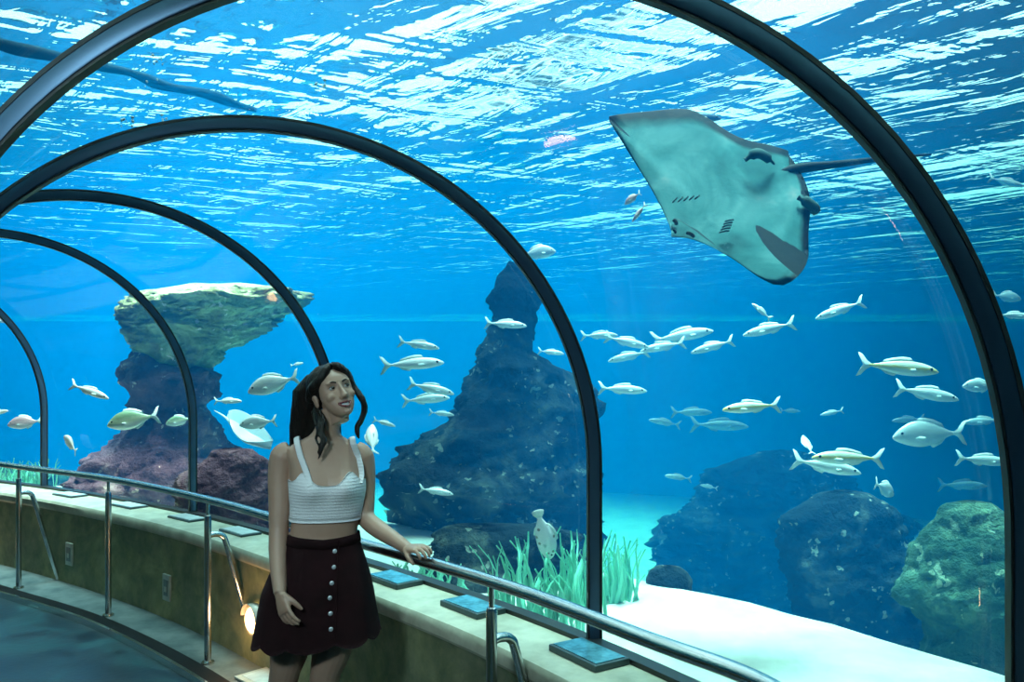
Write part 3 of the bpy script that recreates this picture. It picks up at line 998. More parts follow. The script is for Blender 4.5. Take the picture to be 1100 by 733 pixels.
# colour, and an unused path, of the tube added to imitate a refracted image
REFRACT = plain('dark refraction', (0.006, 0.012, 0.014), 0.8, 0.0, 0.05)
pp = catmull([at(-140, 14, 5.2), at(0, 47, 5.0), at(99, 73, 4.95), at(170, 90, 4.9), at(240, 108, 4.85), at(300, 122, 4.8)], 8)

# ------------------------------------------------------------------ fittings on the ledge, wall and step
def along(px):
    """Station of the tunnel whose outer foot stands at picture column px."""
    best = min(TUN, key=lambda s: abs(550 + F_PX * s[0] / s[1] - px) if s[1] > 0.8 else 1e9)
    return best


PANEL_GLASS = plain('panel face', (0.10, 0.30, 0.38), 0.12, 0.0, 0.6, var=0.5, scale=22)
PANEL_EDGE = plain('panel rim', (0.05, 0.08, 0.09), 0.4, 0.3)
PANEL_PALE = plain('pale panel face', (0.62, 0.70, 0.68), 0.3, var=0.15, scale=20)
PX = [(78, 'flat pale sign plate on the ledge between the first two railing posts'), (138, 'flat pale sign plate on the ledge just past the second railing post'),
      (206, 'flat pale sign plate at the foot of the thin rib before the mushroom rock'), (262, 'tilted sign plate on the ledge just beside the woman\'s arm'),
      (417, 'blue sign plate on the ledge next to the woman\'s skirt'), (505, 'blue sign plate on the ledge by the fourth visible railing post'),
      (634, 'blue sign plate at the foot of the tall arch rib beside the seaweed')]
for px, lab in PX:
    # centre a little in front of the pane
    best = None
    for i in range(len(TUN)):
        s = TUN[i]
        a = 0.13
        p = np.array([s[0] - a * math.cos(s[2]), s[1] - a * math.sin(s[2])])
        if p[1] < 1.0:
            continue
        e = abs(550 + F_PX * p[0] / p[1] - px)
        if best is None or e < best[0]:
            best = (e, p, i)
    _, p, i = best
    t = TUN[min(i + 1, len(TUN) - 1)][:2] - TUN[i - 1][:2]
    th = math.atan2(t[1], t[0])
    root = empty('info_panel', (p[0], p[1], 0.6))
    Rz = rotz(th)
    big = px > 300
    L, Wd = (0.27, 0.15) if big else (0.30, 0.14)
    hh = 0.024 if big else 0.014
    rim = box((0, 0, hh / 2), (L, Wd, hh), None, 0.004)
    obj('rim', (rim[0] @ Rz.T, rim[1]), PANEL_EDGE, root, False)
    fc = box((0, 0, hh + 0.0015), (L - 0.024, Wd - 0.024, 0.004), None, 0.001)
    obj('face', (fc[0] @ Rz.T, fc[1]), PANEL_GLASS if big else PANEL_PALE, root, False)
    tag(root, lab, 'sign plate', 'sign plates along the ledge')


def wall_spot(px, py):
    """Point of the wall's front face seen at the pixel, with the tangent of the wall."""
    best = None
    for i in range(1, len(TUN) - 1):
        for z in np.linspace(0.02, 0.5, 25):
            a = LW - 0.02 + 0.05 * (0.5 - z) / 0.7 + 0.004
            s = TUN[i]
            p = np.array([s[0] - a * math.cos(s[2]), s[1] - a * math.sin(s[2]), z])
            if p[1] < 0.8:
                continue
            q = (550 + F_PX * p[0] / p[1] - px, Y_HOR - F_PX * (z - CAM_Z) / p[1] - py)
            e = q[0] ** 2 + q[1] ** 2
            if best is None or e < best[0]:
                best = (e, p, i)
    _, p, i = best
    t = np.r_[TUN[i + 1][:2] - TUN[i - 1][:2], 0]
    t /= np.linalg.norm(t)
    n = np.array([-math.cos(TUN[i][2]), -math.sin(TUN[i][2]), 0])
    n -= t * (n @ t)
    n /= np.linalg.norm(n)
    return p, t, n


PLATE = plain('pale wall plate', (0.50, 0.56, 0.50), 0.4, 0.1, var=0.15, scale=18)
PLATE_D = plain('plate recess', (0.16, 0.21, 0.20), 0.5)
for (px, py, sw, sh, lab) in ((81, 597, 0.10, 0.17, 'pale rectangular plate set in the low wall between the first two railing posts'),
                              (186, 632, 0.10, 0.17, 'pale rectangular plate set in the low wall left of the post with the bent brace'.replace('left of', 'just before'))):
    p, t, n = wall_spot(px, py)
    R = np.stack([t, n, np.array([0, 0, 1.0])], 1)
    root = empty('wall_plate', p)
    g = box((0, 0.004, 0), (sw, 0.016, sh), None, 0.003)
    obj('cover', (g[0] @ R.T, g[1]), PLATE, root, False)
    g = box((0, 0.012, 0), (sw * .6, 0.006, sh * .62), None, 0.001)
    obj('recess', (g[0] @ R.T, g[1]), PLATE_D, root, False)
    g = box((0, 0.015, -0.01), (sw * .3, 0.006, sh * .2), None, 0.001)
    obj('socket', (g[0] @ R.T, g[1]), PLATE, root, False)
    tag(root, lab, 'wall plate', 'plates in the low wall')

# round bulkhead lamps low on the wall
HOUS = plain('lamp housing', (0.45, 0.42, 0.36), 0.4, 0.5)
m = NT('lit lamp glass')
LAMP = m.done(m.principled(base=(1.0, 0.85, 0.6), rough=0.3, emit=(1.0, 0.62, 0.26), emit_s=6.0))
for (px, py, lab) in ((284, 668, 'lit round bulkhead lamp low on the wall behind the woman\'s skirt'), (-40, 598, 'lit round bulkhead lamp on the wall beyond the first post')):
    p, t, n = wall_spot(px, py)
    R = np.stack([t, n, np.array([0, 0, 1.0])], 1)
    root = empty('bulkhead_lamp', p)
    prof = [(0.085, 0.0), (0.088, 0.02), (0.084, 0.034), (0.074, 0.038), (0.070, 0.03)]
    rings = [np.stack([r * np.cos(np.arange(28) / 28 * 6.2832), np.full(28, y), r * np.sin(np.arange(28) / 28 * 6.2832)], -1) for r, y in prof]
    g = loft(rings, False)
    obj('housing', (np.array(g[0]) @ R.T, g[1]), HOUS, root)
    g = uv_ball((0, 0.022, 0), (0.072, 0.036, 0.072), 24, 12)
    obj('diffuser', (g[0] @ R.T, g[1]), LAMP, root)
    hood = [np.stack([r * np.cos(np.linspace(0.15, 2.99, 20)), np.full(20, y), r * np.sin(np.linspace(0.15, 2.99, 20))], -1) for r, y in ((0.086, 0.0), (0.09, 0.055), (0.094, 0.055), (0.09, 0.0))]
    g = loft(hood, False, False)
    obj('hood', (np.array(g[0]) @ R.T, g[1]), HOUS, root)
    tag(root, lab, 'lamp', 'bulkhead lamps of the low wall')
    l = bpy.data.lights.new('bulkhead_light', 'POINT')
    l.energy, l.color, l.shadow_soft_size = 2.6, (1.0, 0.56, 0.24), 0.05
    lo = bpy.data.objects.new('bulkhead_light', l)
    lo.location = p + n * 0.14 + np.array([0, 0, 0.0])
    COL.objects.link(lo)

# pale plate lying on the step by the woman's leg
c = at(284, 724, 4.35)
c[2] = 0.006
root = empty('step_plate', c)
Rz = rotz(-0.75)
g = box((0, 0, 0.004), (0.26, 0.20, 0.012), None, 0.003)
obj('slab', (g[0] @ Rz.T, g[1]), PLATE, root, False)
g = box((0, 0, 0.011), (0.20, 0.14, 0.004), None, 0.001)
obj('inset', (g[0] @ Rz.T, g[1]), PANEL_PALE, root, False)
tag(root, 'pale square plate lying on the step beside the woman\'s thigh', 'plate')

# added dark tube beyond the inner panes, imitating a refracted image
pts = []
r_ = random.Random(5)
for px, py in ((-140, 8), (-60, 28), (0, 47), (50, 60), (99, 72), (140, 80), (180, 92), (215, 101), (245, 110), (275, 116)):
    d = F_PX * (Z_SURF - 0.14 - CAM_Z) / (Y_HOR - py)
    pts.append(at(px, py, d))
cp = catmull(pts, 8)
cp = np.array([p + np.array([0, 0, 0.10 * mnoise.noise(Vector(p * 1.3))]) for p in cp])
o = obj('refraction_tube', tube(cp, [0.045 * (1 + 0.7 * mnoise.noise(Vector(p * 3))) for p in cp], 10), REFRACT)
tag(o, 'long dark refraction line, imitated by a tube under the rippled surface in the upper corner', 'refraction line')

# air bubbles clinging outside the crown of the panes
BUB = plain('bubble', (0.85, 0.95, 0.97), 0.08, 0.3)
for (px, py, n_, lab) in ((168, 63, 7, 'cluster of tiny air bubbles above the dark refraction line'), (162, 88, 4, 'few tiny air bubbles touching the dark refraction line'), (137, 130, 8, 'cluster of tiny air bubbles nearest the crown of the tall rib'),
                          (345, 92, 8, 'cluster of tiny air bubbles highest over the tall rib'), (180, 128, 5, 'small cluster of air bubbles between the dark refraction line and the tall rib')):
    r = random.Random(px)
    g = Geo()
    for _ in range(n_):
        g.add(uv_ball(at(px + r.uniform(-7, 7), py + r.uniform(-6, 6), 4.2), r.uniform(0.003, 0.008), 8, 6))
    o = obj('air_bubbles', g.out(), BUB)
    tag(o, lab, 'bubbles')
    o['kind'] = 'stuff'

# ------------------------------------------------------------------ the woman
DW = 3.25
PM = F_PX / DW


def W(px, py, dd=0.0):
    return at(px, py, DW + dd)


def zpy(py):
    return CAM_Z + (Y_HOR - py) / PM


TYAW = 0.22     # the chest turns a little along the rail
# py, centre px, half width px, half depth m, forward shift
TOR = np.array([(650, 341, 48, .110, .00), (635, 341.5, 48, .112, .0), (615, 343.5, 45, .108, .00), (598, 345.5, 40.5, .098, .00), (582, 347, 36.5, .088, .0), (572, 348, 35.2, .084, .0), (558, 349.5, 35.2, .086, .004),
                (543, 351, 36.5, .092, .008), (526, 352, 38.5, .097, .010), (510, 351.5, 39, .095, .006), (497, 350.5, 39, .088, .0), (488, 349.5, 40.5, .078, -.008), (480, 348.5, 38, .064, -.014), (474, 348.5, 27, .055, -.014),
                (468, 349.5, 16, .050, -.010), (462, 351, 13.2, .050, -.004), (452, 353, 12.2, .049, .004), (440, 354.5, 12.2, .050, .008)])
TZ = np.array([zpy(p) for p in TOR[:, 0]])


def torso(z, a, off=0.0):
    """Point of the torso's skin at height z and angle a (0 = her left/picture right, -pi/2 = front)."""
    i = lambda c: float(np.interp(z, TZ, TOR[:, c]))
    cx = (i(1) - 550) / PM
    hw, hd, fw = i(2) / PM + off, i(3) + off, i(4)
    e = 2 / 2.35
    ca, sa = math.cos(a), math.sin(a)
    x = hw * math.copysign(abs(ca) ** e, ca)
    y = hd * math.copysign(abs(sa) ** e, sa)
    # breasts
    zb = zpy(521)
    if sa < 0:
        for sx in (-1, 1):
            bx = sx * 0.066
            r2 = ((x - bx) / 0.054) ** 2 + ((z - zb) / 0.050) ** 2
            y -= 0.040 * math.exp(-r2 * 0.9)
    # shoulder blades' hollow and small of the back
    if sa > 0:
        y -= 0.012 * math.exp(-(x / 0.02) ** 2) * (1 if z > 0.95 else 0)
    y -= fw
    c, s = math.cos(TYAW), math.sin(TYAW)
    return np.array([cx + c * x - s * y, DW + s * x + c * y, z])


def remesh(name, geos, voxel, smooth=4, adapt=0.0):
    g = Geo()
    for q in geos:
        g.add(q)
    o = obj(name + '_work', (g.v, g.f), [])if False else None
    me = mesh_data(name, g.v, g.f)
    import bmesh
    bm = bmesh.new()
    bm.from_mesh(me)
    bmesh.ops.recalc_face_normals(bm, faces=bm.faces[:])
    bm.to_mesh(me)
    bm.free()
    o = bpy.data.objects.new(name, me)
    COL.objects.link(o)
    md = o.modifiers.new('r', 'REMESH')
    md.mode = 'VOXEL'
    md.voxel_size = voxel
    sm = o.modifiers.new('s', 'SMOOTH')
    sm.factor, sm.iterations = 0.5, smooth
    bpy.context.view_layer.update()
    dg = bpy.context.evaluated_depsgraph_get()
    new = bpy.data.meshes.new_from_object(o.evaluated_get(dg))
    o.modifiers.clear()
    o.data = new
    bpy.data.meshes.remove(me)
    new.name = name
    new.polygons.foreach_set('use_smooth', [True] * len(new.polygons))
    return o


def limb(pts, radii, n=20, sub=6, flat=None):
    P = catmull(pts, sub)
    r = np.interp(np.linspace(0, 1, len(P)), np.linspace(0, 1, len(radii)), radii)
    return tube(P, r, n, True, up=(0, -1, 0.05))


def hand_geo(wrist, dirv, back, thumb_side, curls, scale=1.0, spread=0.05, thumb=(0.6, 0.3)):
    """Palm, four fingers and thumb. dirv: wrist to knuckles; back: out of the back of the hand; thumb_side: toward the thumb."""
    d = np.array(dirv, float); d /= np.linalg.norm(d)
    b = np.array(back, float); b -= d * (b @ d); b /= np.linalg.norm(b)
    s = np.array(thumb_side, float); s -= d * (s @ d) + b * (s @ b); s /= np.linalg.norm(s)
    k = scale
    w = np.array(wrist, float)
    out = []
    rings = []
    for t, hw, ht in ((-.03, .024, .019), (0, .024, .018), (.02, .030, .0165), (.045, .037, .0155), (.070, .039, .014), (.084, .037, .011)):
        a = np.arange(20) / 20 * 2 * np.pi
        ca, sa = np.cos(a), np.sin(a)
        rings.append(w + k * (d * t + s[None] * (hw * np.sign(ca) * np.abs(ca) ** .8)[:, None] + b[None] * (ht * np.sign(sa) * np.abs(sa) ** .8)[:, None]))
    out.append(loft(rings))
    tips = []
    for i, (off, L, r0) in enumerate(((.029, .070, .0088), (.0095, .078, .0090), (-.0105, .072, .0086), (-.0285, .058, .0078))):
        c = curls[i]
        base = w + k * (d * .076 + s * off)
        fd = d + s * spread * (1.5 - i)
        fd /= np.linalg.norm(fd)
        pts = [base - fd * k * .018, base]
        ang = 0
        for q, fr in enumerate((.45, .32, .23)):
            ang += c[q]
            v = fd * math.cos(ang) - b * math.sin(ang)
            pts.append(pts[-1] + v * L * fr * k)
        P = catmull(pts, 4)
        rr = np.interp(np.linspace(0, 1, len(P)), [0, .3, .6, .85, 1], [r0, r0, r0 * .92, r0 * .82, r0 * .55]) * k
        out.append(tube(P, rr, 12, True, up=tuple(b + 0.01)))
        tips.append((P[-1], v, b))
    tb = w + k * (d * .022 + s * .026 - b * .004)
    v1 = d * math.cos(thumb[0]) + s * math.sin(thumb[0]) - b * thumb[1]
    v1 /= np.linalg.norm(v1)
    v2 = d * math.cos(thumb[0] * .4) + s * math.sin(thumb[0] * .4) - b * thumb[1] * 1.4
    v2 /= np.linalg.norm(v2)
    P = catmull([tb - v1 * k * .015, tb, tb + v1 * k * .036, tb + v1 * k * .036 + v2 * k * .030, tb + v1 * k * .036 + v2 * k * .050], 4)
    out.append(tube(P, np.interp(np.linspace(0, 1, len(P)), [0, .35, .7, 1], [.013, .0125, .0102, .006]) * k, 12, True, up=tuple(b + .01)))
    tips.append((P[-1], v2, b))
    return out, tips


geos = []
A_ = np.arange(40) / 40 * 2 * np.pi
zs = np.r_[np.linspace(zpy(652), zpy(440), 52)]
geos.append(loft([np.array([torso(z, a) for a in A_]) for z in zs]))
# legs
geos.append(limb([W(325, 640, .01), W(317, 672, 0), W(311, 700, 0), W(306, 722, -.005), W(303, 745, .02), W(302, 780, .03), W(301, 822, .02)], [.088, .083, .074, .058, .055, .054, .034]))
geos.append(limb([W(361, 640, 0), W(360, 672, -.01), W(356, 700, -.012), W(350, 722, -.02), W(348, 745, -.005), W(348, 780, .01), W(347, 822, .0)], [.088, .083, .075, .059, .056, .055, .034]))
for c, x in ((301, .02), (347, .0)):
    geos.append(limb([W(c, 822, x), W(c - 1, 836, x - .01), W(c - 3, 838, x - .09), W(c - 4, 840, x - .15)], [.036, .036, .032, .018]))
# arms
RW = W(301, 638, -.165)
geos.append(limb([W(313, 484, .012), W(304, 491, .006), W(301, 512, 0), W(300.5, 540, -.015), W(299.5, 568, -.035), W(299, 590, -.065), W(299.5, 615, -.115), RW], [.040, .050, .047, .0425, .037, .0365, .031, .0235]))
h1, tip1 = hand_geo(RW, W(308.5, 668, -.205) - RW, np.array([-.65, -.75, 0.1]), np.array([.75, -.6, 0]), [(.25, .35, .25), (.30, .40, .3), (.36, .42, .3), (.40, .45, .3)], 0.92, 0.10, (.45, .5))
geos += h1
LW_ = W(438, 589.5, -.125)
geos.append(limb([W(380, 483, .02), W(389, 491, .025), W(391.5, 512, .035), W(392, 535, .04), W(393, 556, .03), W(407, 569, -.02), W(423, 579.5, -.075), LW_], [.038, .046, .043, .039, .036, .035, .029, .0225]))
h2, tip2 = hand_geo(LW_, W(453, 589.5, -.19) - LW_, np.array([-.1, -.15, 1.0]), np.array([-.5, -.85, 0]), [(.12, .65, .6), (.16, .70, .6), (.22, .75, .6), (.30, .75, .6)], 0.90, 0.10, (.5, .55))
geos += h2

# head, built in its own frame: x her left, y out of the face, z up
HC = W(357.5, 423, -.02)
yw, pt, rl = math.radians(34), math.radians(17), math.radians(-11)
fwd = np.array([math.sin(yw) * math.cos(pt), -math.cos(yw) * math.cos(pt), math.sin(pt)])
rt = np.array([math.cos(yw), math.sin(yw), 0.0])
up_ = np.cross(rt, -fwd) * -1.0
up_ = np.cross(fwd, rt) * -1.0 if np.cross(fwd, rt)[2] < 0 else np.cross(fwd, rt)
rt, up_ = rt * math.cos(rl) - up_ * math.sin(rl), up_ * math.cos(rl) + rt * math.sin(rl)
HM = np.stack([rt, fwd, up_], 1)
HS = 0.97


def H(p):
    return (np.asarray(p, float) * HS) @ HM.T + HC


def hg(g):
    return H(np.array(g[0])), g[1]


head = [hg(uv_ball((0, -.014, .032), (.0735, .093, .083), 28, 20))]
# face from brow to chin: z, half width, back y, front y
FACE = [(.070, .056, -.02, .070), (.050, .064, -.02, .0800), (.030, .066, -.02, .0845), (.010, .0665, -.02, .0830), (-.010, .0665, -.02, .0830), (-.030, .064, -.02, .0840), (-.048, .059, -.015, .0855), (-.064, .053, -.01, .0865), (-.080, .0445, .0, .0855), (-.094, .034, .012, .0835), (-.104, .022, .030, .078), (-.109, .010, .045, .068)]
rings = []
for z, hw, yb, yf in FACE:
    a = np.arange(32) / 32 * 2 * np.pi
    ca, sa = np.cos(a), np.sin(a)
    yc, hy = (yb + yf) / 2, (yf - yb) / 2
    rings.append(np.stack([hw * np.sign(ca) * np.abs(ca) ** .85, yc + hy * np.sign(sa) * np.abs(sa) ** .92, np.full(32, z)], -1))
head.append(hg(loft(rings[::-1])))
# jaw to throat
head.append(hg(loft([np.stack([hw * np.cos(A_), yc + hy * np.sin(A_), np.full(40, z)], -1) for z, hw, yc, hy in ((-.12, .038, -.020, .044), (-.09, .042, -.014, .050), (-.06, .048, -.006, .056), (-.02, .056, .0, .060))])))
# nose
head.append(hg(loft([np.stack([hw * np.cos(A_), y + hy * np.sin(A_), z + 0 * A_], -1) for z, hw, y, hy in ((-.044, .008, .092, .010), (-.040, .0155, .094, .0165), (-.034, .0150, .097, .0175), (-.024, .0105, .094, .0150), (-.008, .0080, .089, .0110), (.010, .0075, .083, .0090), (.024, .008, .078, .008))])))
for s in (-1, 1):
    head.append(hg(uv_ball((s * .0125, .0905, -.038), (.0070, .0085, .0065), 12, 8)))
    head.append(hg(uv_ball((s * .040, .060, -.026), (.022, .022, .020), 16, 12)))       # cheek
    head.append(hg(uv_ball((s * .0740, -.008, -.016), (.0085, .017, .029), 14, 10, None)))  # ear
    head.append(hg(uv_ball((s * .0775, -.012, .002), (.0080, .017, .015), 12, 8)))
    head.append(hg(uv_ball((s * .030, .0765, .026), (.020, .008, .007), 14, 8)))       # brow ridge
head.append(hg(uv_ball((0, .0795, -.096), (.014, .012, .011), 14, 10)))                 # chin
woman = remesh('woman', geos + head, 0.0031, 5)
# eye sockets, smile folds and mouth hollow pressed into the face
me = woman.data
co = np.empty(len(me.vertices) * 3)
me.vertices.foreach_get('co', co)
co = co.reshape(-1, 3)
loc = ((co - HC) @ HM) / HS
front = loc[:, 1] > 0.03


def press(c, r, depth):
    global loc
    d2 = (((loc - np.array(c)) / np.array(r)) ** 2).sum(1)
    loc[:, 1] -= depth * np.exp(-d2) * front


for s in (-1, 1):
    press((s * .031, .080, .006), (.015, .03, .009), .0085)
    press((s * .026, .085, -.052), (.005, .03, .012), .0020)
press((0, .09, -.066), (.021, .03, .006), .0060)
co = (loc * HS) @ HM.T + HC
me.vertices.foreach_set('co', co.reshape(-1))
me.update()
m = NT('skin')
nz = m.noise(m.coord(), 9, 4)
SKIN = m.done(m.principled(base=m.ramp(nz, [(0.3, (0.40, 0.235, 0.165)), (0.7, (0.46, 0.285, 0.205))]), rough=0.48, sss=0.08, normal=m.bump(m.noise(m.coord(), 120, 2), 0.05, 0.002)))
woman.data.materials.append(SKIN)
tag(woman, 'dark-haired woman in white crop top and dark button skirt, one hand on the railing', 'person')


def wpart(name, geo, mat, parent=None, smooth=True):
    return obj(name, geo, mat, parent or woman, smooth)


# face parts
WHITE_EYE = plain('eye white', (0.55, 0.54, 0.53), 0.2)
IRIS = plain('iris', (0.02, 0.012, 0.008), 0.08)
LIP = plain('lip', (0.17, 0.022, 0.028), 0.35)
TEETH = plain('teeth', (0.85, 0.83, 0.78), 0.2)
HAIRM = NT('hair')
cc = HAIRM.coord((26, 26, 3.5))
HAIR = HAIRM.done(HAIRM.principled(base=HAIRM.ramp(HAIRM.noise(cc, 3, 4), [(0.3, (0.003, 0.002, 0.0018)), (0.7, (0.012, 0.007, 0.005))]), rough=0.5, spec=0.22, normal=HAIRM.bump(HAIRM.noise(cc, 4, 3), 0.6, 0.01)))
for s in (-1, 1):
    e = wpart('eye', hg(uv_ball((s * .031, .0700, .0055), (.0118, .0105, .0068), 18, 12)), WHITE_EYE)
    wpart('iris', hg(uv_ball((s * .031 + .0020, .0800, .0072), (.0070, .0028, .0068), 14, 10)), IRIS, e)
    lid = [(s * .031 + x, .0775 - 0.35 * abs(x) , .0055 + .0078 * math.cos(x / .0125 * 1.35)) for x in np.linspace(-.0125, .0125, 9)]
    wpart('eyelash', hg(tube(np.array(lid), [.0008] + [.0017] * 7 + [.0008], 6, True, up=(0, 1, 0))), HAIR, e)
    br = [(s * x, y, z) for x, y, z in ((.014, .0860, .0235), (.024, .0860, .0275), (.036, .0810, .0285), (.048, .0710, .0235))]
    wpart('eyebrow', hg(tube(catmull(br, 5), np.interp(np.linspace(0, 1, 16), [0, .4, 1], [.0032, .0030, .0012]), 8, True, up=(0, 1, 0))), HAIR)
yl = .0895
upl = catmull([(-.029, yl - .015, -.0560), (-.015, yl - .001, -.0595), (-.005, yl + .003, -.0590), (0, yl + .003, -.0602), (.005, yl + .003, -.0590), (.015, yl - .001, -.0595), (.029, yl - .015, -.0560)], 4)
lol = catmull([(-.029, yl - .015, -.0560), (-.017, yl - .003, -.0705), (0, yl + .002, -.0770), (.017, yl - .003, -.0705), (.029, yl - .015, -.0560)], 6)
g = Geo()
g.add(hg(tube(upl, [.0012] + [.0030] * (len(upl) - 2) + [.0012], 8, True, up=(0, 1, 0))))
g.add(hg(tube(lol, [.0012] + [.0036] * (len(lol) - 2) + [.0012], 8, True, up=(0, 1, 0))))
wpart('lips', (g.v, g.f), LIP)
tg = [np.array([(x, yl - .002 - 14 * x * x - .002, z) for x in np.linspace(-.023, .023, 15)]) for z in (-.0600, -.0635, -.0670, -.0710)]
tv = [p for r in tg for p in r] + [p - np.array([0, .006, 0]) for r in tg for p in r]
tf = grid_faces(4, 15) + [tuple(60 + i for i in f)[::-1] for f in grid_faces(4, 15)]
wpart('teeth', hg((np.array(tv), tf)), TEETH)

# hair: cap, long back fall and two loose locks, grown together
hair = [hg(uv_ball((0, -.026, .036), (.0850, .0985, .0900), 30, 22))]
for s in (-1, 1):
    # the parted front swept from the crown past the temples
    P = [H((s * .004, .052, .106)), H((s * .026, .066, .090)), H((s * .050, .056, .062)), H((s * .069, .032, .044)), H((s * .077, -.002, .032)), H((s * .074, -.050, .004))]
    hair.append(tube(catmull(P, 6), np.interp(np.linspace(0, 1, 31), [0, .25, .6, 1], [.010, .017, .019, .024]), 14, True))
back = [(W(348, 397, .045), .022, .022), (W(342, 404, .065), .048, .046), (W(332, 420, .085), .062, .055), (W(329, 440, .095), .060, .050), (W(326, 458, .105), .057, .042), (W(326, 478, .115), .056, .036), (W(327, 505, .12), .052, .032), (W(328, 535, .12), .038, .026), (W(329, 556, .12), .014, .012)]
rings = []
for p, a_, b_ in back:
    aa = np.arange(32) / 32 * 2 * np.pi
    wob = 1 + .05 * np.sin(7 * aa + p[2] * 18)
    rings.append(np.stack([p[0] + a_ * np.cos(aa) * wob, p[1] + b_ * np.sin(aa) * wob, np.full(32, p[2])], -1))
hair.append(loft(rings[::-1]))
def strand(pts, r):
    P = catmull(pts, 6)
    hair.append(tube(P, np.interp(np.linspace(0, 1, len(P)), [0, .25, .6, .9, 1], [r * .8, r, r * .85, r * .45, r * .2]), 10, True))


strand([W(337, 440, .0), W(340, 448, -.04), W(344, 455, -.080), W(342.5, 464, -.098), W(346.5, 473, -.110), W(344, 482, -.116), W(343, 490, -.116), W(341, 496, -.114)], .0085)
strand([W(338, 436, .0), W(342, 446, -.05), W(347, 455, -.082), W(346, 465, -.098), W(349.5, 474, -.108), W(346.5, 483, -.116), W(343.5, 491, -.118)], .0085)
strand([W(335, 442, .01), W(338, 452, -.04), W(341, 462, -.085), W(339.5, 472, -.100), W(342.5, 480, -.112), W(340, 489, -.112)], .0075)
strand([W(338, 432, -.02), W(345, 444, -.07), W(348.5, 452, -.086), W(347.5, 461, -.094), W(350, 469, -.104)], .006)
lock3 = [H((.050, .056, .062)), H((.066, .050, .028)), H((.074, .046, -.004)), W(389.5, 430, -.03), W(391.5, 441, -.02), W(388, 451, -.02), W(384, 459, -.03), W(384.5, 467, -.035), W(386, 472, -.03)]
hair.append(tube(catmull(lock3, 6), np.interp(np.linspace(0, 1, 49), [0, .3, .6, .85, 1], [.014, .013, .012, .010, .003]), 12, True))
hr = remesh('hair', hair, 0.0045, 4)
hr.data.materials.append(HAIR)
hr.parent = woman
me = hr.data
for v in me.vertices:      # strands
    p = v.co
    n_ = mnoise.noise(Vector((p.x * 90, p.y * 90, p.z * 9)))
    v.co = p + v.normal * (0.0022 * n_)
me.update()

# crop top
m = NT('white cotton')
cz = m.coord()
wv = m.n('ShaderNodeTexWave', {'Vector': cz, 'Scale': 26.0, 'Distortion': 1.2, 'Detail': 2.0}, bands_direction='Z').outputs['Fac']
vx = m.n('ShaderNodeTexVoronoi', {'Vector': cz, 'Scale': 140.0}).outputs['Distance']
TOP = m.done(m.principled(base=(0.80, 0.80, 0.80), rough=0.8, normal=m.bump(vx, 0.35, 0.003, m.bump(wv, 0.25, 0.004))))
na, nz_ = 120, 24


def top_edge(a):
    """Height of the neckline round the body."""
    f = -math.sin(a)                     # 1 at the front
    x = math.cos(a)
    if f < 0:
        return zpy(514)
    peak = math.exp(-((abs(x) - 0.55) / 0.24) ** 2)
    side = max(0.0, abs(x) - 0.75) / 0.25
    return zpy(518) + (zpy(504.5) - zpy(518)) * peak + (zpy(514) - zpy(518)) * side


def shell(lo, hi, off0, off1, nz__, na_=120, flare=None):
    vi, vo = [], []
    for k in range(nz__):
        t = k / (nz__ - 1)
        for j in range(na_):
            a = 2 * math.pi * j / na_
            z = lo(a) * (1 - t) + hi(a) * t
            vo.append(torso(z, a, off1))
            vi.append(torso(z, a, off0))
    v = vo + vi
    q = nz__ * na_
    f = grid_faces(nz__, na_, False, True, True) + [tuple(q + i for i in fc)[::-1] for fc in grid_faces(nz__, na_, False, True, True)]
    for j in range(na_):
        j2 = (j + 1) % na_
        e = (nz__ - 1) * na_
        f += [(j, j2, q + j2, q + j), (e + j, q + e + j, q + e + j2, e + j2)]
    return v, f


ct = wpart('crop_top', shell(lambda a: zpy(556.5), top_edge, 0.001, 0.0075, nz_), TOP)
wpart('hem_band', shell(lambda a: zpy(557.5), lambda a: zpy(552.5), 0.003, 0.0100, 3), TOP, ct)


def front_at(px, py, off):
    z = zpy(py)
    best = min(np.linspace(-math.pi, 0, 300), key=lambda a: abs(550 + F_PX * torso(z, a)[0] / torso(z, a)[1] - px))
    return torso(z, best, off)


for fp, rest in ((((334, 517), (331.5, 508), (328, 498), (324, 488)), [W(319.5, 478, -.062), W(318.5, 471, -.02), W(320, 472, .03), W(322, 492, .085), W(324, 514, .09)]),
                 (((385, 517), (386.5, 508), (385, 498), (382.5, 488)), [W(379.5, 477, -.045), W(378.5, 471, -.01), W(377, 472, .04), W(374, 492, .105), W(371, 514, .11)])):
    P = catmull([front_at(x, y, 0.0065) for x, y in fp] + rest, 6)
    wpart('strap', tube(P, [(0.0115, 0.0028)] * len(P), 10, True, up=(0.0, -1, 0.3)), TOP, ct)

# skirt
m = NT('dark suede')
SUEDE = m.done(m.principled(base=m.ramp(m.noise(m.coord(), 12, 4), [(0.3, (0.010, 0.0028, 0.0035)), (0.7, (0.020, 0.0055, 0.007))]), rough=0.9, spec=0.15))
NA = 120


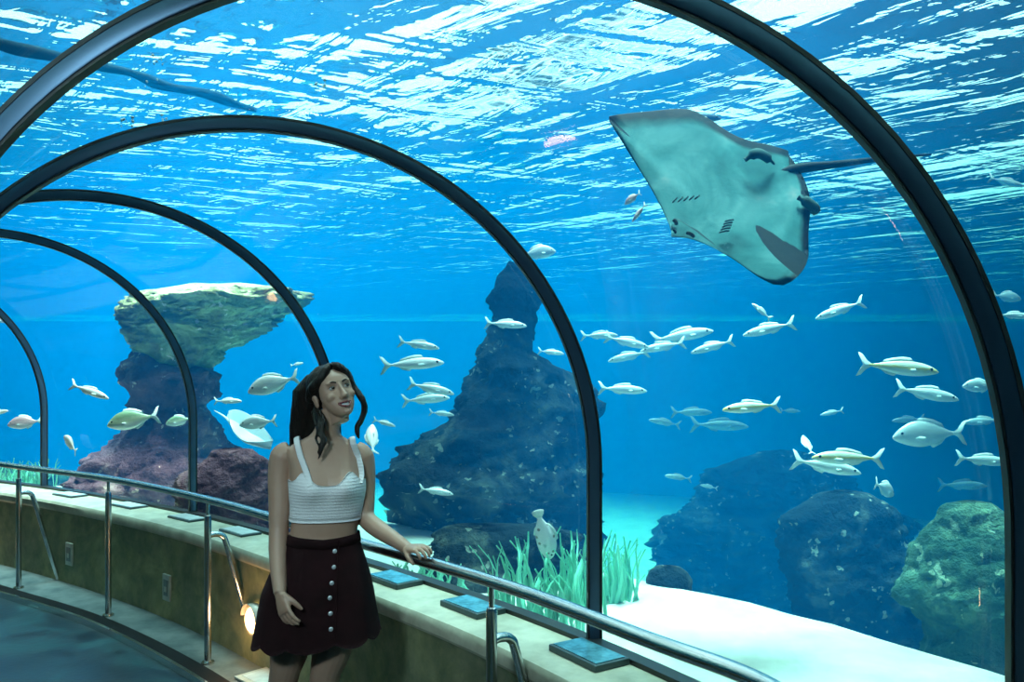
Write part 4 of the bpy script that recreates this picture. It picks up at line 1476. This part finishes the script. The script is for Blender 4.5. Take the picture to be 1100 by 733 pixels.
def skirt_pt(t, a, off=0.0):
    """t: 0 at the waistband, 1 at the hem."""
    ca, sa = math.cos(a), math.sin(a)
    hem = zpy(680) - 0.026 * abs(math.sin(5.0 * (a + 1.35))) ** 0.7 + 0.012 * ca
    zt = zpy(575.5) + 0.012 * abs(ca)
    z = zt * (1 - t) + hem * t
    w0 = torso(max(z, zpy(650)), a, 0.006 + off)
    cx, cy = (np.interp(z, TZ, TOR[:, 1]) - 550) / PM, DW
    if z < zpy(650):
        cx = (341.0 - 550) / PM
    fl = 0.062 * t ** 1.1
    e = 2 / 2.2
    d = np.array([math.copysign(abs(ca) ** e, ca), math.copysign(abs(sa) ** e, sa), 0])
    c, s = math.cos(TYAW), math.sin(TYAW)
    d = np.array([c * d[0] - s * d[1], s * d[0] + c * d[1], 0])
    fold = 1 + 0.10 * t * math.sin(6 * a + 0.8)
    p = w0 + d * fl * fold
    p[2] = z
    return p


v = [skirt_pt(k / 23, 2 * math.pi * j / NA) for k in range(24) for j in range(NA)] + [skirt_pt(k / 23, 2 * math.pi * j / NA, -0.005) for k in range(24) for j in range(NA)]
q = 24 * NA
f = grid_faces(24, NA, False, True) + [tuple(q + i for i in fc)[::-1] for fc in grid_faces(24, NA, False, True)]
for j in range(NA):
    j2 = (j + 1) % NA
    e = 23 * NA
    f += [(j, q + j, q + j2, j2), (e + j, e + j2, q + e + j2, q + e + j)]
sk = wpart('skirt', (v, f), SUEDE)
PEARL = plain('pearl button', (0.62, 0.63, 0.66), 0.2, 0.3)


def front_angle(px, t):
    best = min(np.linspace(-math.pi * .95, -math.pi * .05, 240), key=lambda a: abs(550 + F_PX * skirt_pt(t, a)[0] / skirt_pt(t, a)[1] - px))
    return best


pl = []
for px, py in ((359.5, 588), (358.5, 604), (356, 619), (354.5, 633), (354.5, 649), (355.5, 664.5)):
    t = (py - 575.5) / (683 - 575.5)
    a = front_angle(px, t)
    p = skirt_pt(t, a, 0.004)
    nrm = skirt_pt(t, a, 0.02) - skirt_pt(t, a, 0.0)
    nrm /= np.linalg.norm(nrm)
    s1 = np.cross(nrm, (0, 0, 1.0)); s1 /= np.linalg.norm(s1)
    R = np.stack([s1, nrm, np.cross(s1, nrm)], 1)
    wpart('button', uv_ball(p, (.0088, .0045, .0088), 16, 10, R), PEARL, sk)
pk = [skirt_pt(t, front_angle(363.5 - 4 * t, t), 0.0035) for t in np.linspace(0.02, .97, 20)]
wpart('button_placket', tube(pk, [(0.0022, 0.0015)] * 20, 8, True, up=(0, -1, 0)), SUEDE, sk)
wb = [np.array([skirt_pt(t, 2 * math.pi * j / NA, o_) for j in range(NA)]) for t, o_ in ((0.0, .0), (0.0, .004), (.085, .004), (.085, .0))]
wpart('waistband', ([p for r in wb for p in r], grid_faces(4, NA, False, True)), SUEDE, sk)
# nails and shoes
NAIL = plain('dark nail varnish', (0.03, 0.008, 0.012), 0.15)
for tips in (tip1, tip2):
    for p, d, b in tips:
        s1 = np.cross(d, b)
        R = np.stack([s1 / np.linalg.norm(s1), d, np.cross(s1 / np.linalg.norm(s1), d)], 1)
        wpart('fingernail', uv_ball(p - d * .003 + b * .0035, (.0040, .0060, .0020), 10, 8, R), NAIL)
SHOE = plain('white shoe', (0.75, 0.75, 0.74), 0.5)
for c, x in ((301, .02), (347, .0)):
    g = [W(c, 831, x + .045), W(c, 833, x + .02), W(c - 1, 834, x - .04), W(c - 3, 837, x - .11), W(c - 4, 839, x - .17), W(c - 4, 840.5, x - .20)]
    P = catmull(g, 5)
    P[:, 2] = np.maximum(P[:, 2], 0.012)
    rr = [(float(np.interp(t, [0, .1, .4, .75, .92, 1], [.022, .040, .043, .048, .038, .012])), float(np.interp(t, [0, .1, .4, .75, .92, 1], [.030, .050, .046, .030, .022, .010]))) for t in np.linspace(0, 1, len(P))]
    v, f = tube(P, rr, 18, True)
    v = np.array(v); v[:, 2] = np.maximum(v[:, 2], 0.002)
    sh = wpart('shoe', (v, f), SHOE)
# ------------------------------------------------------------------ camera, lights, colour
cam = bpy.data.cameras.new('camera')
cam.sensor_width = 36.0
cam.lens = 36.0 * F_PX / 1100.0
cam.shift_y = (Y_HOR - 366.5) / 1100.0
cam.clip_start = 0.02
co_ = bpy.data.objects.new('camera', cam)
co_.location = (0, 0, CAM_Z)
co_.rotation_euler = (math.radians(90), 0, 0)
COL.objects.link(co_)
SC.camera = co_



def area(name, loc, target, size, size_y, power, color, spread=180, roll=None):
    l = bpy.data.lights.new(name, 'AREA')
    l.shape = 'RECTANGLE'
    l.size, l.size_y = size, size_y
    l.energy = power
    l.color = color
    l.spread = math.radians(spread)
    o = bpy.data.objects.new(name, l)
    d = Vector(target) - Vector(loc)
    z = -d.normalized()
    x = Vector(roll) if roll else Vector((1, 0, 0))
    x = (x - z * x.dot(z)).normalized()
    y = z.cross(x)
    o.matrix_world = Matrix((x, y, z)).transposed().to_4x4()
    o.location = loc
    COL.objects.link(o)
    return o


RD_ = Vector((-0.77, 0.64, 0))
area('tank_lamps', (-3.4, 17.0, 12.0), (-3.4, 17.0, 0), 15.5, 16, 30000, (0.6, 0.96, 1.0), 34, RD_)
area('sand_fill', (1.6, 5.4, 9.0), (1.6, 5.4, 0), 3.0, 4.2, 1900, (0.70, 1.0, 1.0), 30, RD_)  # added unseen light that brightens the near sand and fish
area('reef_fill', (-1.9, 6.4, 9.0), (-3.3, 8.3, 2.0), 3.0, 2.0, 1000, (1.0, 0.97, 0.92), 30, RD_)  # unseen light added to lift the mushroom rock
area('woman_fill', (-1.1, 0.6, 2.3), (-0.75, 3.2, 1.0), 0.4, 0.3, 4.4, (0.66, 0.92, 1.0), 60)  # soft fill added near the camera for the woman, no fitting there


w = bpy.data.worlds.new('world')
SC.world = w
w.use_nodes = True
bg = w.node_tree.nodes['Background']
nt = w.node_tree
tc = nt.nodes.new('ShaderNodeTexCoord')
nz = nt.nodes.new('ShaderNodeTexNoise')
nz.inputs['Scale'].default_value = 2.6
nz.inputs['Detail'].default_value = 3
nt.links.new(tc.outputs['Generated'], nz.inputs['Vector'])
rp = nt.nodes.new('ShaderNodeValToRGB')
el = rp.color_ramp.elements
el[0].position, el[0].color = 0.33, (0.01, 0.06, 0.09, 1)
el[1].position, el[1].color = 0.45, (0.78, 0.97, 1.0, 1)
nt.links.new(nz.outputs['Fac'], rp.inputs['Fac'])
nt.links.new(rp.outputs['Color'], bg.inputs[0])
bg.inputs[1].default_value = 3.0

vs = SC.view_settings
SC.display_settings.display_device = 'sRGB'
vs.view_transform = 'Standard'
vs.look = 'None'
vs.exposure = 0.0
vs.gamma = 1.0
vs.use_curve_mapping = False
cy = SC.cycles
cy.use_denoising = True
try:
    cy.denoiser = 'OPENIMAGEDENOISE'
    cy.denoising_input_passes = 'RGB_ALBEDO_NORMAL'
except Exception as e:
    print('denoiser', e)
cy.max_bounces = 8
cy.diffuse_bounces = 2
cy.glossy_bounces = 4
cy.transmission_bounces = 6
cy.volume_bounces = 0
cy.transparent_max_bounces = 24
cy.caustics_reflective = False
cy.caustics_refractive = False
cy.sample_clamp_indirect = 4.0
